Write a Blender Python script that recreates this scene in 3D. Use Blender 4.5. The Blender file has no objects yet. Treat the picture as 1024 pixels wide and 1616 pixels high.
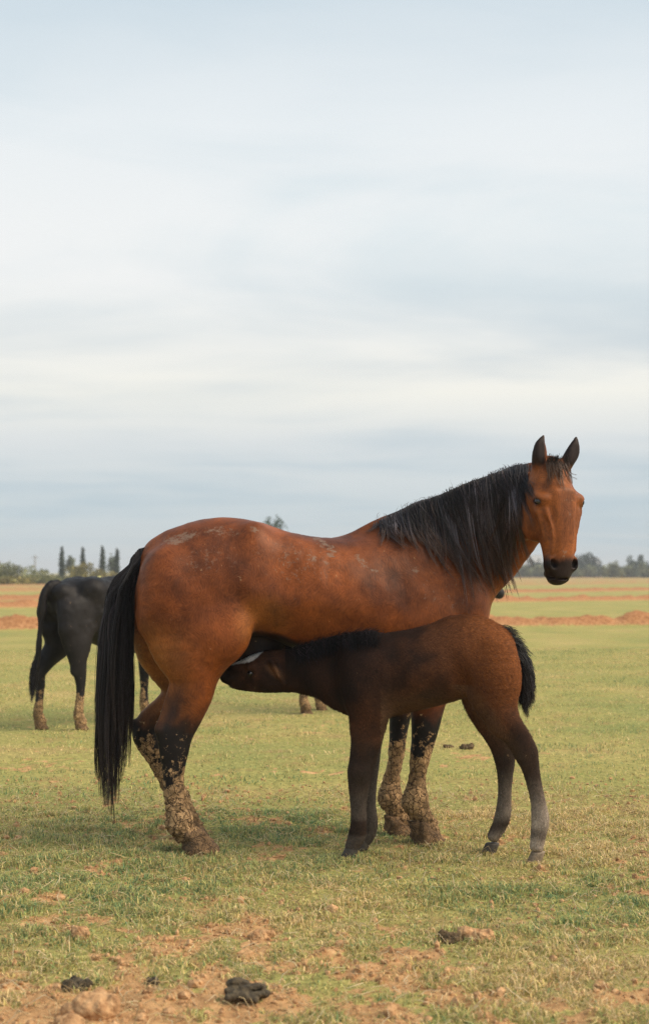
import bpy, math, random
import numpy as np
from mathutils import Vector
from mathutils.bvhtree import BVHTree

random.seed(7)
RNG = np.random.default_rng(11)
sc = bpy.context.scene
COL = sc.collection

# ------------------------------------------------------------------ camera
CAMZ = 1.28
FPX = 2250.0
PITCH = math.atan(95 / 2250.0)
cam_data = bpy.data.cameras.new('camera')
cam = bpy.data.objects.new('camera', cam_data)
COL.objects.link(cam)
cam.location = (0, 0, CAMZ)
cam.rotation_euler = (math.pi / 2 + PITCH, 0, 0)
cam_data.sensor_fit = 'VERTICAL'
cam_data.sensor_height = 36
cam_data.sensor_width = 36
cam_data.lens = 36 * FPX / 1616
cam_data.clip_start = 0.05
cam_data.clip_end = 6000
cam_data.dof.use_dof = True
cam_data.dof.focus_distance = 6.6
cam_data.dof.aperture_fstop = 3.1
sc.camera = cam

# ------------------------------------------------------------------ world and sun
SUN_EL, SUN_AZ = math.radians(41), math.radians(104)     # azimuth measured from +Y (away) towards +X (right)
w = bpy.data.worlds.new('World')
sc.world = w
w.use_nodes = True
nt = w.node_tree
for n in list(nt.nodes): nt.nodes.remove(n)
def N(t, typ, **kw):
    n = t.nodes.new(typ)
    for k, v in kw.items():
        if k.startswith('i_'):
            n.inputs[k[2:].replace('_', ' ')].default_value = v
        else: setattr(n, k, v)
    return n
def ramp(t, stops, interp='LINEAR'):
    n = t.nodes.new('ShaderNodeValToRGB')
    cr = n.color_ramp
    cr.interpolation = interp
    while len(cr.elements) < len(stops): cr.elements.new(0.5)
    for e, (p, c) in zip(cr.elements, stops):
        e.position = p
        e.color = (c[0], c[1], c[2], 1) if hasattr(c, '__len__') else (c, c, c, 1)
    return n
def math_n(t, op, a=None, b=None, clamp=False):
    n = t.nodes.new('ShaderNodeMath'); n.operation = op; n.use_clamp = clamp
    for i, v in enumerate((a, b)):
        if v is None: continue
        if isinstance(v, (int, float)): n.inputs[i].default_value = v
        else: t.links.new(v, n.inputs[i])
    return n
def mixc(t, fac, a, b, blend='MIX'):
    n = t.nodes.new('ShaderNodeMix'); n.data_type = 'RGBA'; n.blend_type = blend
    for i, v in ((0, fac), (6, a), (7, b)):
        if isinstance(v, (int, float)): n.inputs[i].default_value = v
        elif isinstance(v, (tuple, list)): n.inputs[i].default_value = (v[0], v[1], v[2], 1)
        else: t.links.new(v, n.inputs[i])
    return n.outputs[2]
def srgb(r, g, b):
    f = lambda c: (c / 255 / 12.92) if c <= 10 else ((c / 255 + .055) / 1.055) ** 2.4
    return (f(r), f(g), f(b))

sky = N(nt, 'ShaderNodeTexSky', sky_type='NISHITA', sun_disc=False)
sky.sun_elevation = SUN_EL; sky.sun_rotation = SUN_AZ
tc = N(nt, 'ShaderNodeTexCoord')
sep = N(nt, 'ShaderNodeSeparateXYZ'); nt.links.new(tc.outputs['Generated'], sep.inputs[0])
# a cloud sheet seen in perspective: direction divided by its height above the horizon
zc = math_n(nt, 'MAXIMUM', sep.outputs[2], 0.0)
za = math_n(nt, 'ADD', zc.outputs[0], 0.055)
ux = math_n(nt, 'DIVIDE', sep.outputs[0], za.outputs[0])
uy = math_n(nt, 'DIVIDE', sep.outputs[1], za.outputs[0])
cmb = N(nt, 'ShaderNodeCombineXYZ')
nt.links.new(ux.outputs[0], cmb.inputs[0]); nt.links.new(uy.outputs[0], cmb.inputs[1])
mp = N(nt, 'ShaderNodeMapping'); nt.links.new(cmb.outputs[0], mp.inputs[0])
mp.inputs['Rotation'].default_value = (0, 0, math.radians(-24))
mp.inputs['Scale'].default_value = (0.30, 0.42, 1)
mp.inputs['Location'].default_value = (2.3, 0.4, 0)
n1 = N(nt, 'ShaderNodeTexNoise'); n1.inputs['Scale'].default_value = 0.9; n1.inputs['Detail'].default_value = 5; n1.inputs['Roughness'].default_value = 0.5; n1.inputs['Distortion'].default_value = 0.5
nt.links.new(mp.outputs[0], n1.inputs[0])
n2 = N(nt, 'ShaderNodeTexNoise'); n2.inputs['Scale'].default_value = 2.2; n2.inputs['Detail'].default_value = 4; n2.inputs['Roughness'].default_value = 0.45; n2.inputs['Distortion'].default_value = 1.2
nt.links.new(mp.outputs[0], n2.inputs[0])
mp3 = N(nt, 'ShaderNodeMapping'); cm3 = N(nt, 'ShaderNodeCombineXYZ'); nt.links.new(sep.outputs[0], cm3.inputs[0]); nt.links.new(sep.outputs[2], cm3.inputs[1]); nt.links.new(sep.outputs[1], cm3.inputs[2]); nt.links.new(cm3.outputs[0], mp3.inputs[0])
mp3.inputs['Rotation'].default_value = (0, 0, math.radians(-17)); mp3.inputs['Scale'].default_value = (1.6, 8.5, 1.0)
n3 = N(nt, 'ShaderNodeTexNoise'); n3.inputs['Scale'].default_value = 1.5; n3.inputs['Detail'].default_value = 5; n3.inputs['Roughness'].default_value = 0.5; n3.inputs['Distortion'].default_value = 1.0
nt.links.new(mp3.outputs[0], n3.inputs[0])
n3m = math_n(nt, 'MULTIPLY', math_n(nt, 'SUBTRACT', n3.outputs[0], 0.5).outputs[0], 0.50)
cs = math_n(nt, 'MULTIPLY_ADD', n2.outputs[0], 0.35); nt.links.new(n3m.outputs[0], cs.inputs[2])
cs2 = math_n(nt, 'MULTIPLY', n1.outputs[0], 0.65)
cadd = math_n(nt, 'ADD', cs.outputs[0], cs2.outputs[0])
crm = ramp(nt, [(0.27, 0.0), (0.62, 1.0)], 'EASE')
nt.links.new(cadd.outputs[0], crm.inputs[0])
# thin parts blue grey, thick parts cream white; both grade with elevation as an overcast sky does
thin = ramp(nt, [(0.0, srgb(196, 202, 207)), (0.02, srgb(181, 198, 207)), (0.07, srgb(180, 197, 207)), (0.14, srgb(198, 207, 212)), (0.24, srgb(214, 226, 230)), (0.38, srgb(182, 203, 216)), (1.0, srgb(150, 170, 190))])
thick = ramp(nt, [(0.0, srgb(199, 206, 208)), (0.04, srgb(196, 207, 212)), (0.09, srgb(216, 220, 221)), (0.125, srgb(240, 238, 229)), (0.2, srgb(240, 240, 238)), (0.3, srgb(230, 235, 237)), (0.42, srgb(200, 214, 223)), (1.0, srgb(180, 190, 200))])
nt.links.new(sep.outputs[2], thin.inputs[0]); nt.links.new(sep.outputs[2], thick.inputs[0])
cloudcol = mixc(nt, crm.outputs[0], thin.outputs[0], thick.outputs[0])
bg_sky = N(nt, 'ShaderNodeBackground'); bg_sky.inputs[1].default_value = 0.08
nt.links.new(sky.outputs[0], bg_sky.inputs[0])
bg_cl = N(nt, 'ShaderNodeBackground'); bg_cl.inputs[1].default_value = 0.90
nt.links.new(cloudcol, bg_cl.inputs[0])
mx = N(nt, 'ShaderNodeMixShader'); mx.inputs[0].default_value = 0.93
nt.links.new(bg_sky.outputs[0], mx.inputs[1]); nt.links.new(bg_cl.outputs[0], mx.inputs[2])
wo = N(nt, 'ShaderNodeOutputWorld'); nt.links.new(mx.outputs[0], wo.inputs[0])

sl = bpy.data.lights.new('sun', 'SUN'); sl.energy = 3.8; sl.angle = math.radians(48); sl.color = (1, .84, .64)
so = bpy.data.objects.new('sun', sl); COL.objects.link(so)
sdir = Vector((math.sin(SUN_AZ) * math.cos(SUN_EL), math.cos(SUN_AZ) * math.cos(SUN_EL), math.sin(SUN_EL)))
so.rotation_euler = sdir.to_track_quat('Z', 'Y').to_euler()
so.location = (0, 0, 40)
sc.cycles.use_denoising = True
sc.cycles.denoising_prefilter = 'NONE'
sc.cycles.max_bounces = 6
sc.cycles.sample_clamp_indirect = 3
vs = sc.view_settings
vs.view_transform = 'Standard'; vs.look = 'None'; vs.exposure = 0.30; vs.gamma = 1.0; vs.use_curve_mapping = False

# ------------------------------------------------------------------ numpy noise
def _hash(ix, iy, iz, seed):
    h = (ix.astype(np.int64) * 374761393 + iy.astype(np.int64) * 668265263 + iz.astype(np.int64) * 2147483647 + seed * 974711) & 0xffffffff
    h = ((h ^ (h >> 13)) * 1274126177) & 0xffffffff
    h = ((h ^ (h >> 16)) * 2246822519) & 0xffffffff
    return ((h ^ (h >> 15)) & 0xffffff) / float(0xffffff)
def vnoise(p, seed=0):
    p = np.asarray(p, float)
    f = np.floor(p); t = p - f; t = t * t * (3 - 2 * t)
    i = f.astype(np.int64); out = 0
    for a in (0, 1):
        wa = t[:, 0] if a else 1 - t[:, 0]
        for b in (0, 1):
            wb = t[:, 1] if b else 1 - t[:, 1]
            for c in (0, 1):
                wc = t[:, 2] if c else 1 - t[:, 2]
                out = out + wa * wb * wc * _hash(i[:, 0] + a, i[:, 1] + b, i[:, 2] + c, seed)
    return out
def fbm(p, octv=4, seed=0, gain=0.5):
    s = 0; a = 1; tot = 0
    p = np.asarray(p, float)
    for k in range(octv):
        s = s + a * vnoise(p * (2.03 ** k) + k * 17.3, seed + k); tot += a; a *= gain
    return s / tot
def worley(p, seed=0):
    p = np.asarray(p, float); i = np.floor(p).astype(np.int64)
    d1 = np.full(len(p), 9.0); d2 = np.full(len(p), 9.0)
    for a in (-1, 0, 1):
        for b in (-1, 0, 1):
            for c in (-1, 0, 1):
                q = i + np.array([a, b, c])
                c_ = np.stack([_hash(q[:, 0], q[:, 1], q[:, 2], seed + s) for s in (1, 2, 3)], 1) + q
                d = np.linalg.norm(c_ - p, axis=1)
                m = d < d1
                d2 = np.where(m, d1, np.minimum(d2, d)); d1 = np.where(m, d, d1)
    return d1, d2
def sstep(a, b, x):
    t = np.clip((x - a) / (b - a), 0, 1); return t * t * (3 - 2 * t)

# ------------------------------------------------------------------ scene helpers
def tag(o, label=None, cat=None, group=None, kind=None):
    if label: o['label'] = label
    if cat: o['category'] = cat
    if group: o['group'] = group
    if kind: o['kind'] = kind
    return o
def empty(name, loc, label=None, cat=None, group=None):
    o = bpy.data.objects.new(name, None); COL.objects.link(o); o.location = loc
    o.empty_display_size = 0.2
    return tag(o, label, cat, group)
def mesh_obj(name, V, F, mat, parent=None, loc=(0, 0, 0), smooth=True, cols=None, attrs=None):
    """V (n,3) world coordinates; loc is the thing's base, subtracted from them"""
    V = np.asarray(V, np.float32)
    me = bpy.data.meshes.new(name)
    base = np.array(parent.location if parent is not None else loc, np.float32)
    if parent is not None and parent.parent is not None:
        base = base + np.array(parent.parent.location, np.float32)
    V = V - base
    me.vertices.add(len(V)); me.vertices.foreach_set('co', V.ravel())
    if isinstance(F, (list, tuple)):
        groups = [np.asarray(f, np.int32) for f in F if len(f)]
    else: groups = [np.asarray(F, np.int32)]
    li = np.concatenate([g.ravel() for g in groups])
    cnt = np.concatenate([np.full(len(g), g.shape[1], np.int32) for g in groups])
    st = np.concatenate([[0], np.cumsum(cnt)[:-1]]).astype(np.int32)
    me.loops.add(len(li)); me.loops.foreach_set('vertex_index', li)
    me.polygons.add(len(cnt)); me.polygons.foreach_set('loop_start', st)
    me.polygons.foreach_set('use_smooth', np.full(len(cnt), smooth))
    me.update(calc_edges=True)
    me.validate()
    if cols is not None:
        a = me.color_attributes.new('col', 'FLOAT_COLOR', 'POINT')
        c = np.ones((len(V), 4), np.float32); c[:, :3] = cols
        a.data.foreach_set('color', c.ravel())
    for k, v in (attrs or {}).items():
        a = me.attributes.new(k, 'FLOAT', 'POINT'); a.data.foreach_set('value', np.asarray(v, np.float32))
    me.materials.append(mat)
    o = bpy.data.objects.new(name, me); COL.objects.link(o)
    if parent is not None: o.parent = parent
    else: o.location = loc
    return o

def ray(px, py):
    xc = (px - 512) / FPX; zc_ = -(py - 808) / FPX
    return np.array([xc, math.cos(PITCH) - math.sin(PITCH) * zc_, math.sin(PITCH) + math.cos(PITCH) * zc_])
CAM = np.array([0, 0, CAMZ])
def ground_pt(px, py):
    d = ray(px, py); t = -CAMZ / d[2]; return CAM + d * t
def at_depth(px, py, Y):
    d = ray(px, py); return CAM + d * (Y / d[1])
def to_px(P):
    P = np.asarray(P) - CAM
    yc = P[:, 1] * math.cos(PITCH) + P[:, 2] * math.sin(PITCH)
    zc_ = -P[:, 1] * math.sin(PITCH) + P[:, 2] * math.cos(PITCH)
    return 512 + P[:, 0] / yc * FPX, 808 - zc_ / yc * FPX

class Frame:
    """vertical plane through an animal's spine; s is the offset to its far side"""
    def __init__(self, px1, Y1, px2, Y2):
        a = np.array([(px1 - 512) / FPX * Y1, Y1, 0]); b = np.array([(px2 - 512) / FPX * Y2, Y2, 0])
        self.o = a; self.u = (b - a) / np.linalg.norm(b - a); self.l = np.array([-self.u[1], self.u[0], 0])
    def P(self, px, py, s=0.0):
        d = ray(px, py); t = (s - np.dot(CAM - self.o, self.l)) / np.dot(d, self.l)
        return CAM + d * t
    def scale(self, px, py, s=0.0): return self.P(px, py, s)[1] / FPX
    def chain(self, nodes):
        """nodes (cx, cy, r_px, lateral_radius_m, s)"""
        out = []
        for (cx, cy, r, rb, s) in nodes:
            out.append((self.P(cx, cy, s), r * self.scale(cx, cy, s), rb))
        return out
    def H(self, nodes):
        """(x, top, bottom, lateral, s): horizontal run"""
        c = [(x, (t + b) / 2) for x, t, b, *_ in nodes]; res = []
        for i, (x, t, b, rb, s) in enumerate(nodes):
            p, q = c[max(i - 1, 0)], c[min(i + 1, len(c) - 1)]
            dx, dy = q[0] - p[0], q[1] - p[1]
            res.append((c[i][0], c[i][1], (b - t) / 2 * abs(dx) / math.hypot(dx, dy), rb, s))
        return self.chain(res)
    def V(self, nodes):
        """(left, right, y, lateral, s): vertical run"""
        c = [((l + r) / 2, y) for l, r, y, *_ in nodes]; res = []
        for i, (l, r, y, rb, s) in enumerate(nodes):
            p, q = c[max(i - 1, 0)], c[min(i + 1, len(c) - 1)]
            dx, dy = q[0] - p[0], q[1] - p[1]
            res.append((c[i][0], c[i][1], (r - l) / 2 * abs(dy) / math.hypot(dx, dy), rb, s))
        return self.chain(res)

# ------------------------------------------------------------------ implicit body modelling
class Field:
    def __init__(self, lo, hi, h):
        self.lo = np.array(lo, float); self.h = h
        self.n = (np.ceil((np.array(hi) - self.lo) / h)).astype(int) + 1
        self.F = np.full(self.n, 1.0, np.float32)
    def sl(self, lo, hi):
        a = np.clip(np.floor((lo - self.lo) / self.h).astype(int), 0, self.n)
        b = np.clip(np.ceil((hi - self.lo) / self.h).astype(int) + 1, 0, self.n)
        return a, b
    def grid(self, a, b):
        return np.meshgrid(*[np.arange(a[i], b[i], dtype=np.float32) * np.float32(self.h) + np.float32(self.lo[i]) for i in range(3)], indexing='ij', sparse=True)
    def merge(self, a, b, D, k, sub=False):
        S = tuple(slice(a[i], b[i]) for i in range(3)); F = self.F[S]
        if sub:
            D = -D
            h = np.clip(k - np.abs(F - D), 0, None) / k if k else 0
            self.F[S] = np.maximum(F, D) + h * h * k * .25
        else:
            h = np.clip(k - np.abs(F - D), 0, None) / k if k else 0
            self.F[S] = np.minimum(F, D) - h * h * k * .25
    def ell(self, c, r, R=None, k=.03, sub=False):
        c = np.array(c, float); r = np.array(r, float); R = np.eye(3) if R is None else np.asarray(R)
        m = max(r) + k + 2 * self.h
        a, b = self.sl(c - m, c + m)
        if (b <= a).any(): return
        X, Y, Z = self.grid(a, b); X = X - c[0]; Y = Y - c[1]; Z = Z - c[2]
        k0 = 0; k1 = 0
        for i in range(3):
            q = X * R[i, 0] + Y * R[i, 1] + Z * R[i, 2]
            k0 = k0 + (q / r[i]) ** 2; k1 = k1 + (q / r[i] ** 2) ** 2
        k0 = np.sqrt(k0); k1 = np.sqrt(k1) + 1e-9
        self.merge(a, b, (k0 * (k0 - 1) / k1).astype(np.float32), k, sub)
    def chain(self, nodes, lat, k=.04, sub=False, sub_n=3, cap=1.0):
        """nodes [(center, r_in_plane, r_lateral)], lat = lateral unit vector"""
        P = np.array([n[0] for n in nodes], float); ra = np.array([n[1] for n in nodes]); rb = np.array([n[2] for n in nodes])
        A = np.column_stack([P, ra, rb]); n = len(A); res = []
        for i in range(n - 1):
            p0 = A[max(i - 1, 0)]; p1 = A[i]; p2 = A[i + 1]; p3 = A[min(i + 2, n - 1)]
            for j in range(sub_n):
                t = j / sub_n
                res.append(.5 * ((2 * p1) + (-p0 + p2) * t + (2 * p0 - 5 * p1 + 4 * p2 - p3) * t * t + (-p0 + 3 * p1 - 3 * p2 + p3) * t ** 3))
        res.append(A[-1]); A = np.array(res)
        m = max(A[:, 3].max(), A[:, 4].max()) + k + 2 * self.h
        a, b = self.sl(A[:, :3].min(0) - m, A[:, :3].max(0) + m)
        if (b <= a).any(): return
        D = np.full(b - a, 1.0, np.float32)
        lat = np.array(lat, float)
        for i in range(len(A) - 1):
            p, q = A[i, :3], A[i + 1, :3]; L = np.linalg.norm(q - p)
            if L < 1e-6: continue
            u = (q - p) / L; v = np.cross(u, lat); v /= np.linalg.norm(v); wv = np.cross(u, v)
            rm = max(A[i, 3:].max(), A[i + 1, 3:].max()) + k + 2 * self.h
            a2, b2 = self.sl(np.minimum(p, q) - rm, np.maximum(p, q) + rm)
            a2 = np.maximum(a2, a); b2 = np.minimum(b2, b)
            if (b2 <= a2).any(): continue
            X, Y, Z = self.grid(a2, b2); X = X - p[0]; Y = Y - p[1]; Z = Z - p[2]
            du = X * u[0] + Y * u[1] + Z * u[2]; dv = X * v[0] + Y * v[1] + Z * v[2]; dw = X * wv[0] + Y * wv[1] + Z * wv[2]
            t = np.clip(du / L, 0, 1); du = du - t * L
            a_ = A[i, 3] + (A[i + 1, 3] - A[i, 3]) * t; b_ = A[i, 4] + (A[i + 1, 4] - A[i, 4]) * t
            c_ = np.minimum(a_, b_) * cap
            x1 = dv / a_; x2 = dw / b_; x3 = du / c_
            k0 = np.sqrt(x1 * x1 + x2 * x2 + x3 * x3)
            k1 = np.sqrt((x1 / a_) ** 2 + (x2 / b_) ** 2 + (x3 / c_) ** 2) + 1e-9
            S = tuple(slice(a2[j] - a[j], b2[j] - a[j]) for j in range(3))
            D[S] = np.minimum(D[S], k0 * (k0 - 1) / k1)
        self.merge(a, b, D, k, sub)
    def mesh(self, smooth=2):
        F = self.F; s = F < 0; n = F.shape; h = self.h
        c = np.zeros([x - 1 for x in n], np.int8)
        for i in (0, 1):
            for j in (0, 1):
                for k in (0, 1):
                    c += s[i:n[0] - 1 + i, j:n[1] - 1 + j, k:n[2] - 1 + k]
        act = (c > 0) & (c < 8)
        idx = np.full(act.shape, -1, np.int32); I = np.argwhere(act); idx[act] = np.arange(len(I))
        acc = np.zeros((len(I), 3)); cnt = np.zeros(len(I))
        corners = [(i, j, k) for i in (0, 1) for j in (0, 1) for k in (0, 1)]
        vals = {cc: F[I[:, 0] + cc[0], I[:, 1] + cc[1], I[:, 2] + cc[2]] for cc in corners}
        for ca in corners:
            for ax in range(3):
                if ca[ax]: continue
                cb = list(ca); cb[ax] = 1; cb = tuple(cb)
                va, vb = vals[ca], vals[cb]; m = (va < 0) != (vb < 0)
                t = np.where(m, va / np.where(m, va - vb, 1), 0)
                p = np.tile(np.array(ca, float), (len(I), 1)); p[:, ax] = t
                acc[m] += p[m]; cnt[m] += 1
        V = (I + acc / cnt[:, None]) * h + self.lo
        Q = []
        for ax in range(3):
            o1, o2 = (ax + 1) % 3, (ax + 2) % 3
            sa = [slice(None)] * 3; sb = [slice(None)] * 3; sa[ax] = slice(0, n[ax] - 1); sb[ax] = slice(1, n[ax])
            A = s[tuple(sa)]; B = s[tuple(sb)]
            E = np.argwhere(A != B)
            E = E[(E[:, o1] > 0) & (E[:, o2] > 0) & (E[:, o1] < n[o1] - 1) & (E[:, o2] < n[o2] - 1)]
            def g(d1, d2):
                q = E.copy(); q[:, o1] -= d1; q[:, o2] -= d2
                return idx[q[:, 0], q[:, 1], q[:, 2]]
            q = np.stack([g(1, 1), g(0, 1), g(0, 0), g(1, 0)], 1)
            flip = ~A[E[:, 0], E[:, 1], E[:, 2]]
            q[flip] = q[flip][:, ::-1]
            Q.append(q)
        Q = np.concatenate(Q); Q = Q[(Q >= 0).all(1)]
        for _ in range(smooth): V = lap(V, Q, .5)
        return V, Q
def lap(V, Q, f):
    acc = np.zeros_like(V); cnt = np.zeros(len(V))
    for i in range(Q.shape[1]):
        a = Q[:, i]; b = Q[:, (i + 1) % Q.shape[1]]
        for x, y in ((a, b), (b, a)):
            for d in range(3): acc[:, d] += np.bincount(x, V[y, d], len(V))
            cnt += np.bincount(x, minlength=len(V))
    return V + (acc / np.maximum(cnt, 1)[:, None] - V) * f
def normals(V, Q):
    n = np.cross(V[Q[:, 2]] - V[Q[:, 0]], V[Q[:, 3]] - V[Q[:, 1]])
    out = np.zeros_like(V)
    for i in range(4):
        for d in range(3): out[:, d] += np.bincount(Q[:, i], n[:, d], len(V))
    return out / (np.linalg.norm(out, axis=1, keepdims=True) + 1e-12)

def tubes(P, R, sides=3, twist=None):
    """P (n,m,3), R (n,m) -> vertices, quads of n thin tubes"""
    n, m, _ = P.shape
    T = np.gradient(P, axis=1); T /= np.linalg.norm(T, axis=2, keepdims=True) + 1e-12
    up = RNG.normal(size=(n, 1, 3)); a = np.cross(T, up); a /= np.linalg.norm(a, axis=2, keepdims=True) + 1e-12
    b = np.cross(T, a)
    V = []
    for s in range(sides):
        an = 2 * math.pi * s / sides
        V.append(P + (a * math.cos(an) + b * math.sin(an)) * R[..., None])
    V = np.stack(V, 2).reshape(-1, 3)
    i = np.arange(n)[:, None, None]; j = np.arange(m - 1)[None, :, None]; s = np.arange(sides)[None, None, :]
    v = lambda jj, ss: (i * m + jj) * sides + ss % sides
    Q = np.stack([v(j, s) + 0 * s, v(j, s + 1), v(j + 1, s + 1), v(j + 1, s)], -1).reshape(-1, 4)
    return V, Q

# ------------------------------------------------------------------ materials
def new_mat(name):
    m = bpy.data.materials.new(name); m.use_nodes = True
    t = m.node_tree; b = t.nodes['Principled BSDF']
    return m, t, b
def coat_mat(name, rough=.55, spec=.35, furscale=(260, 260, 60), fur=.35, bump=.15, mudcol=(.47, .30, .155), bdist=.004):
    m, t, b = new_mat(name)
    at = N(t, 'ShaderNodeAttribute', attribute_name='col')
    mu = N(t, 'ShaderNodeAttribute', attribute_name='mud')
    du = N(t, 'ShaderNodeAttribute', attribute_name='dust')
    co = N(t, 'ShaderNodeTexCoord')
    mpn = N(t, 'ShaderNodeMapping'); mpn.inputs['Scale'].default_value = furscale
    mpn.inputs['Rotation'].default_value = (0, math.radians(25), 0)
    wrp = N(t, 'ShaderNodeTexNoise'); wrp.inputs['Scale'].default_value = 5; t.links.new(co.outputs['Object'], wrp.inputs[0])
    vm = N(t, 'ShaderNodeVectorMath', operation='MULTIPLY_ADD'); vm.inputs[1].default_value = (.25, .25, .25)
    t.links.new(wrp.outputs['Color'], vm.inputs[0]); t.links.new(co.outputs['Object'], vm.inputs[2])
    t.links.new(vm.outputs[0], mpn.inputs[0])
    fn = N(t, 'ShaderNodeTexNoise'); fn.inputs['Scale'].default_value = 1; fn.inputs['Detail'].default_value = 3
    t.links.new(mpn.outputs[0], fn.inputs[0])
    pn = N(t, 'ShaderNodeTexNoise'); pn.inputs['Scale'].default_value = 9; pn.inputs['Detail'].default_value = 6; pn.inputs['Roughness'].default_value = .65
    t.links.new(co.outputs['Object'], pn.inputs[0])
    fr = ramp(t, [(.25, 1 - fur), (.75, 1 + fur)]); t.links.new(fn.outputs[0], fr.inputs[0])
    pr = ramp(t, [(.3, .58), (.7, 1.30)]); t.links.new(pn.outputs[0], pr.inputs[0])
    c1 = mixc(t, 1.0, at.outputs['Color'], fr.outputs[0], 'MULTIPLY')
    c2 = mixc(t, 1.0, c1, pr.outputs[0], 'MULTIPLY')
    # dusty scuffs
    dn = N(t, 'ShaderNodeTexNoise'); dn.inputs['Scale'].default_value = 42; dn.inputs['Detail'].default_value = 6; dn.inputs['Roughness'].default_value = .75
    t.links.new(co.outputs['Object'], dn.inputs[0])
    dnm = N(t, 'ShaderNodeMapRange'); dnm.inputs[1].default_value = .3; dnm.inputs[2].default_value = .7; t.links.new(dn.outputs[0], dnm.inputs[0])
    ds = math_n(t, 'ADD', dnm.outputs[0], du.outputs['Fac'])
    dr = ramp(t, [(.98, 0), (1.16, 1)]); t.links.new(math_n(t, 'ADD', ds.outputs[0], 0).outputs[0], dr.inputs[0])
    dr.color_ramp.elements[0].position = .60; dr.color_ramp.elements[1].position = .76
    dsm = math_n(t, 'MULTIPLY', ds.outputs[0], .5)
    t.links.new(dsm.outputs[0], dr.inputs[0])
    dfa = math_n(t, 'MULTIPLY', dr.outputs[0], .8)
    c3 = mixc(t, dfa.outputs[0], c2, (.20, .135, .095))
    # dried mud, cracked into plates
    vo = N(t, 'ShaderNodeTexVoronoi', feature='DISTANCE_TO_EDGE'); vo.inputs['Scale'].default_value = 46
    vo2 = N(t, 'ShaderNodeTexVoronoi', feature='DISTANCE_TO_EDGE'); vo2.inputs['Scale'].default_value = 95
    md = N(t, 'ShaderNodeVectorMath', operation='MULTIPLY_ADD'); md.inputs[1].default_value = (.06, .06, .06)
    dnn = N(t, 'ShaderNodeTexNoise'); dnn.inputs['Scale'].default_value = 22; dnn.inputs['Detail'].default_value = 3
    t.links.new(co.outputs['Object'], dnn.inputs[0]); t.links.new(dnn.outputs['Color'], md.inputs[0]); t.links.new(co.outputs['Object'], md.inputs[2])
    sq = N(t, 'ShaderNodeMapping'); sq.inputs['Scale'].default_value = (1, 1, .62)
    t.links.new(md.outputs[0], sq.inputs[0])
    t.links.new(sq.outputs[0], vo.inputs[0]); t.links.new(sq.outputs[0], vo2.inputs[0])
    e1 = ramp(t, [(0.015, 0), (.085, 1)]); t.links.new(vo.outputs[0], e1.inputs[0])
    e2 = ramp(t, [(0.0, .55), (.06, 1)]); t.links.new(vo2.outputs[0], e2.inputs[0])
    cn = N(t, 'ShaderNodeTexNoise'); cn.inputs['Scale'].default_value = 16; cn.inputs['Detail'].default_value = 3; t.links.new(co.outputs['Object'], cn.inputs[0])
    cr_ = ramp(t, [(.55, 0), (.70, .5)]); t.links.new(cn.outputs[0], cr_.inputs[0])
    e0 = math_n(t, 'MULTIPLY', e1.outputs[0], e2.outputs[0])
    ee = math_n(t, 'MAXIMUM', e0.outputs[0], cr_.outputs[0])
    mn = N(t, 'ShaderNodeTexNoise'); mn.inputs['Scale'].default_value = 30; mn.inputs['Detail'].default_value = 5
    t.links.new(co.outputs['Object'], mn.inputs[0])
    mr = ramp(t, [(.3, tuple(c * .55 for c in mudcol)), (.7, tuple(c * 1.25 for c in mudcol))]); t.links.new(mn.outputs[0], mr.inputs[0])
    mrv = N(t, 'ShaderNodeTexNoise'); mrv.inputs['Scale'].default_value = 9; mrv.inputs['Detail'].default_value = 4; t.links.new(co.outputs['Object'], mrv.inputs[0])
    mrr = ramp(t, [(.38, .62), (.58, 1.12)]); t.links.new(mrv.outputs[0], mrr.inputs[0])
    mrx = mixc(t, 1.0, mr.outputs[0], mrr.outputs[0], 'MULTIPLY')
    mc = mixc(t, ee.outputs[0], (.075, .048, .028), mrx)
    m1 = N(t, 'ShaderNodeTexNoise'); m1.inputs['Scale'].default_value = 36; m1.inputs['Detail'].default_value = 5; m1.inputs['Roughness'].default_value = .65
    t.links.new(co.outputs['Object'], m1.inputs[0])
    m1m = N(t, 'ShaderNodeMapRange'); m1m.inputs[1].default_value = .3; m1m.inputs[2].default_value = .7; t.links.new(m1.outputs[0], m1m.inputs[0])
    ms = math_n(t, 'ADD', m1m.outputs[0], mu.outputs['Fac'])
    mr2 = ramp(t, [(.475, 0), (.545, 1)])
    t.links.new(math_n(t, 'MULTIPLY', ms.outputs[0], .5).outputs[0], mr2.inputs[0])
    c4 = mixc(t, mr2.outputs[0], c3, mc)
    t.links.new(c4, b.inputs['Base Color'])
    rr = N(t, 'ShaderNodeMapRange'); rr.inputs[3].default_value = rough; rr.inputs[4].default_value = .95
    t.links.new(mr2.outputs[0], rr.inputs[0]); t.links.new(rr.outputs[0], b.inputs['Roughness'])
    b.inputs['Specular IOR Level'].default_value = spec
    hb = mixc(t, mr2.outputs[0], fn.outputs[0], ee.outputs[0])
    bu = N(t, 'ShaderNodeBump'); bu.inputs['Strength'].default_value = 1; bu.inputs['Distance'].default_value = bdist
    bstr = N(t, 'ShaderNodeMapRange'); bstr.inputs[3].default_value = bump; bstr.inputs[4].default_value = 1.0
    t.links.new(mr2.outputs[0], bstr.inputs[0]); t.links.new(bstr.outputs[0], bu.inputs['Strength'])
    t.links.new(hb, bu.inputs['Height']); t.links.new(bu.outputs[0], b.inputs['Normal'])
    return m
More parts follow.
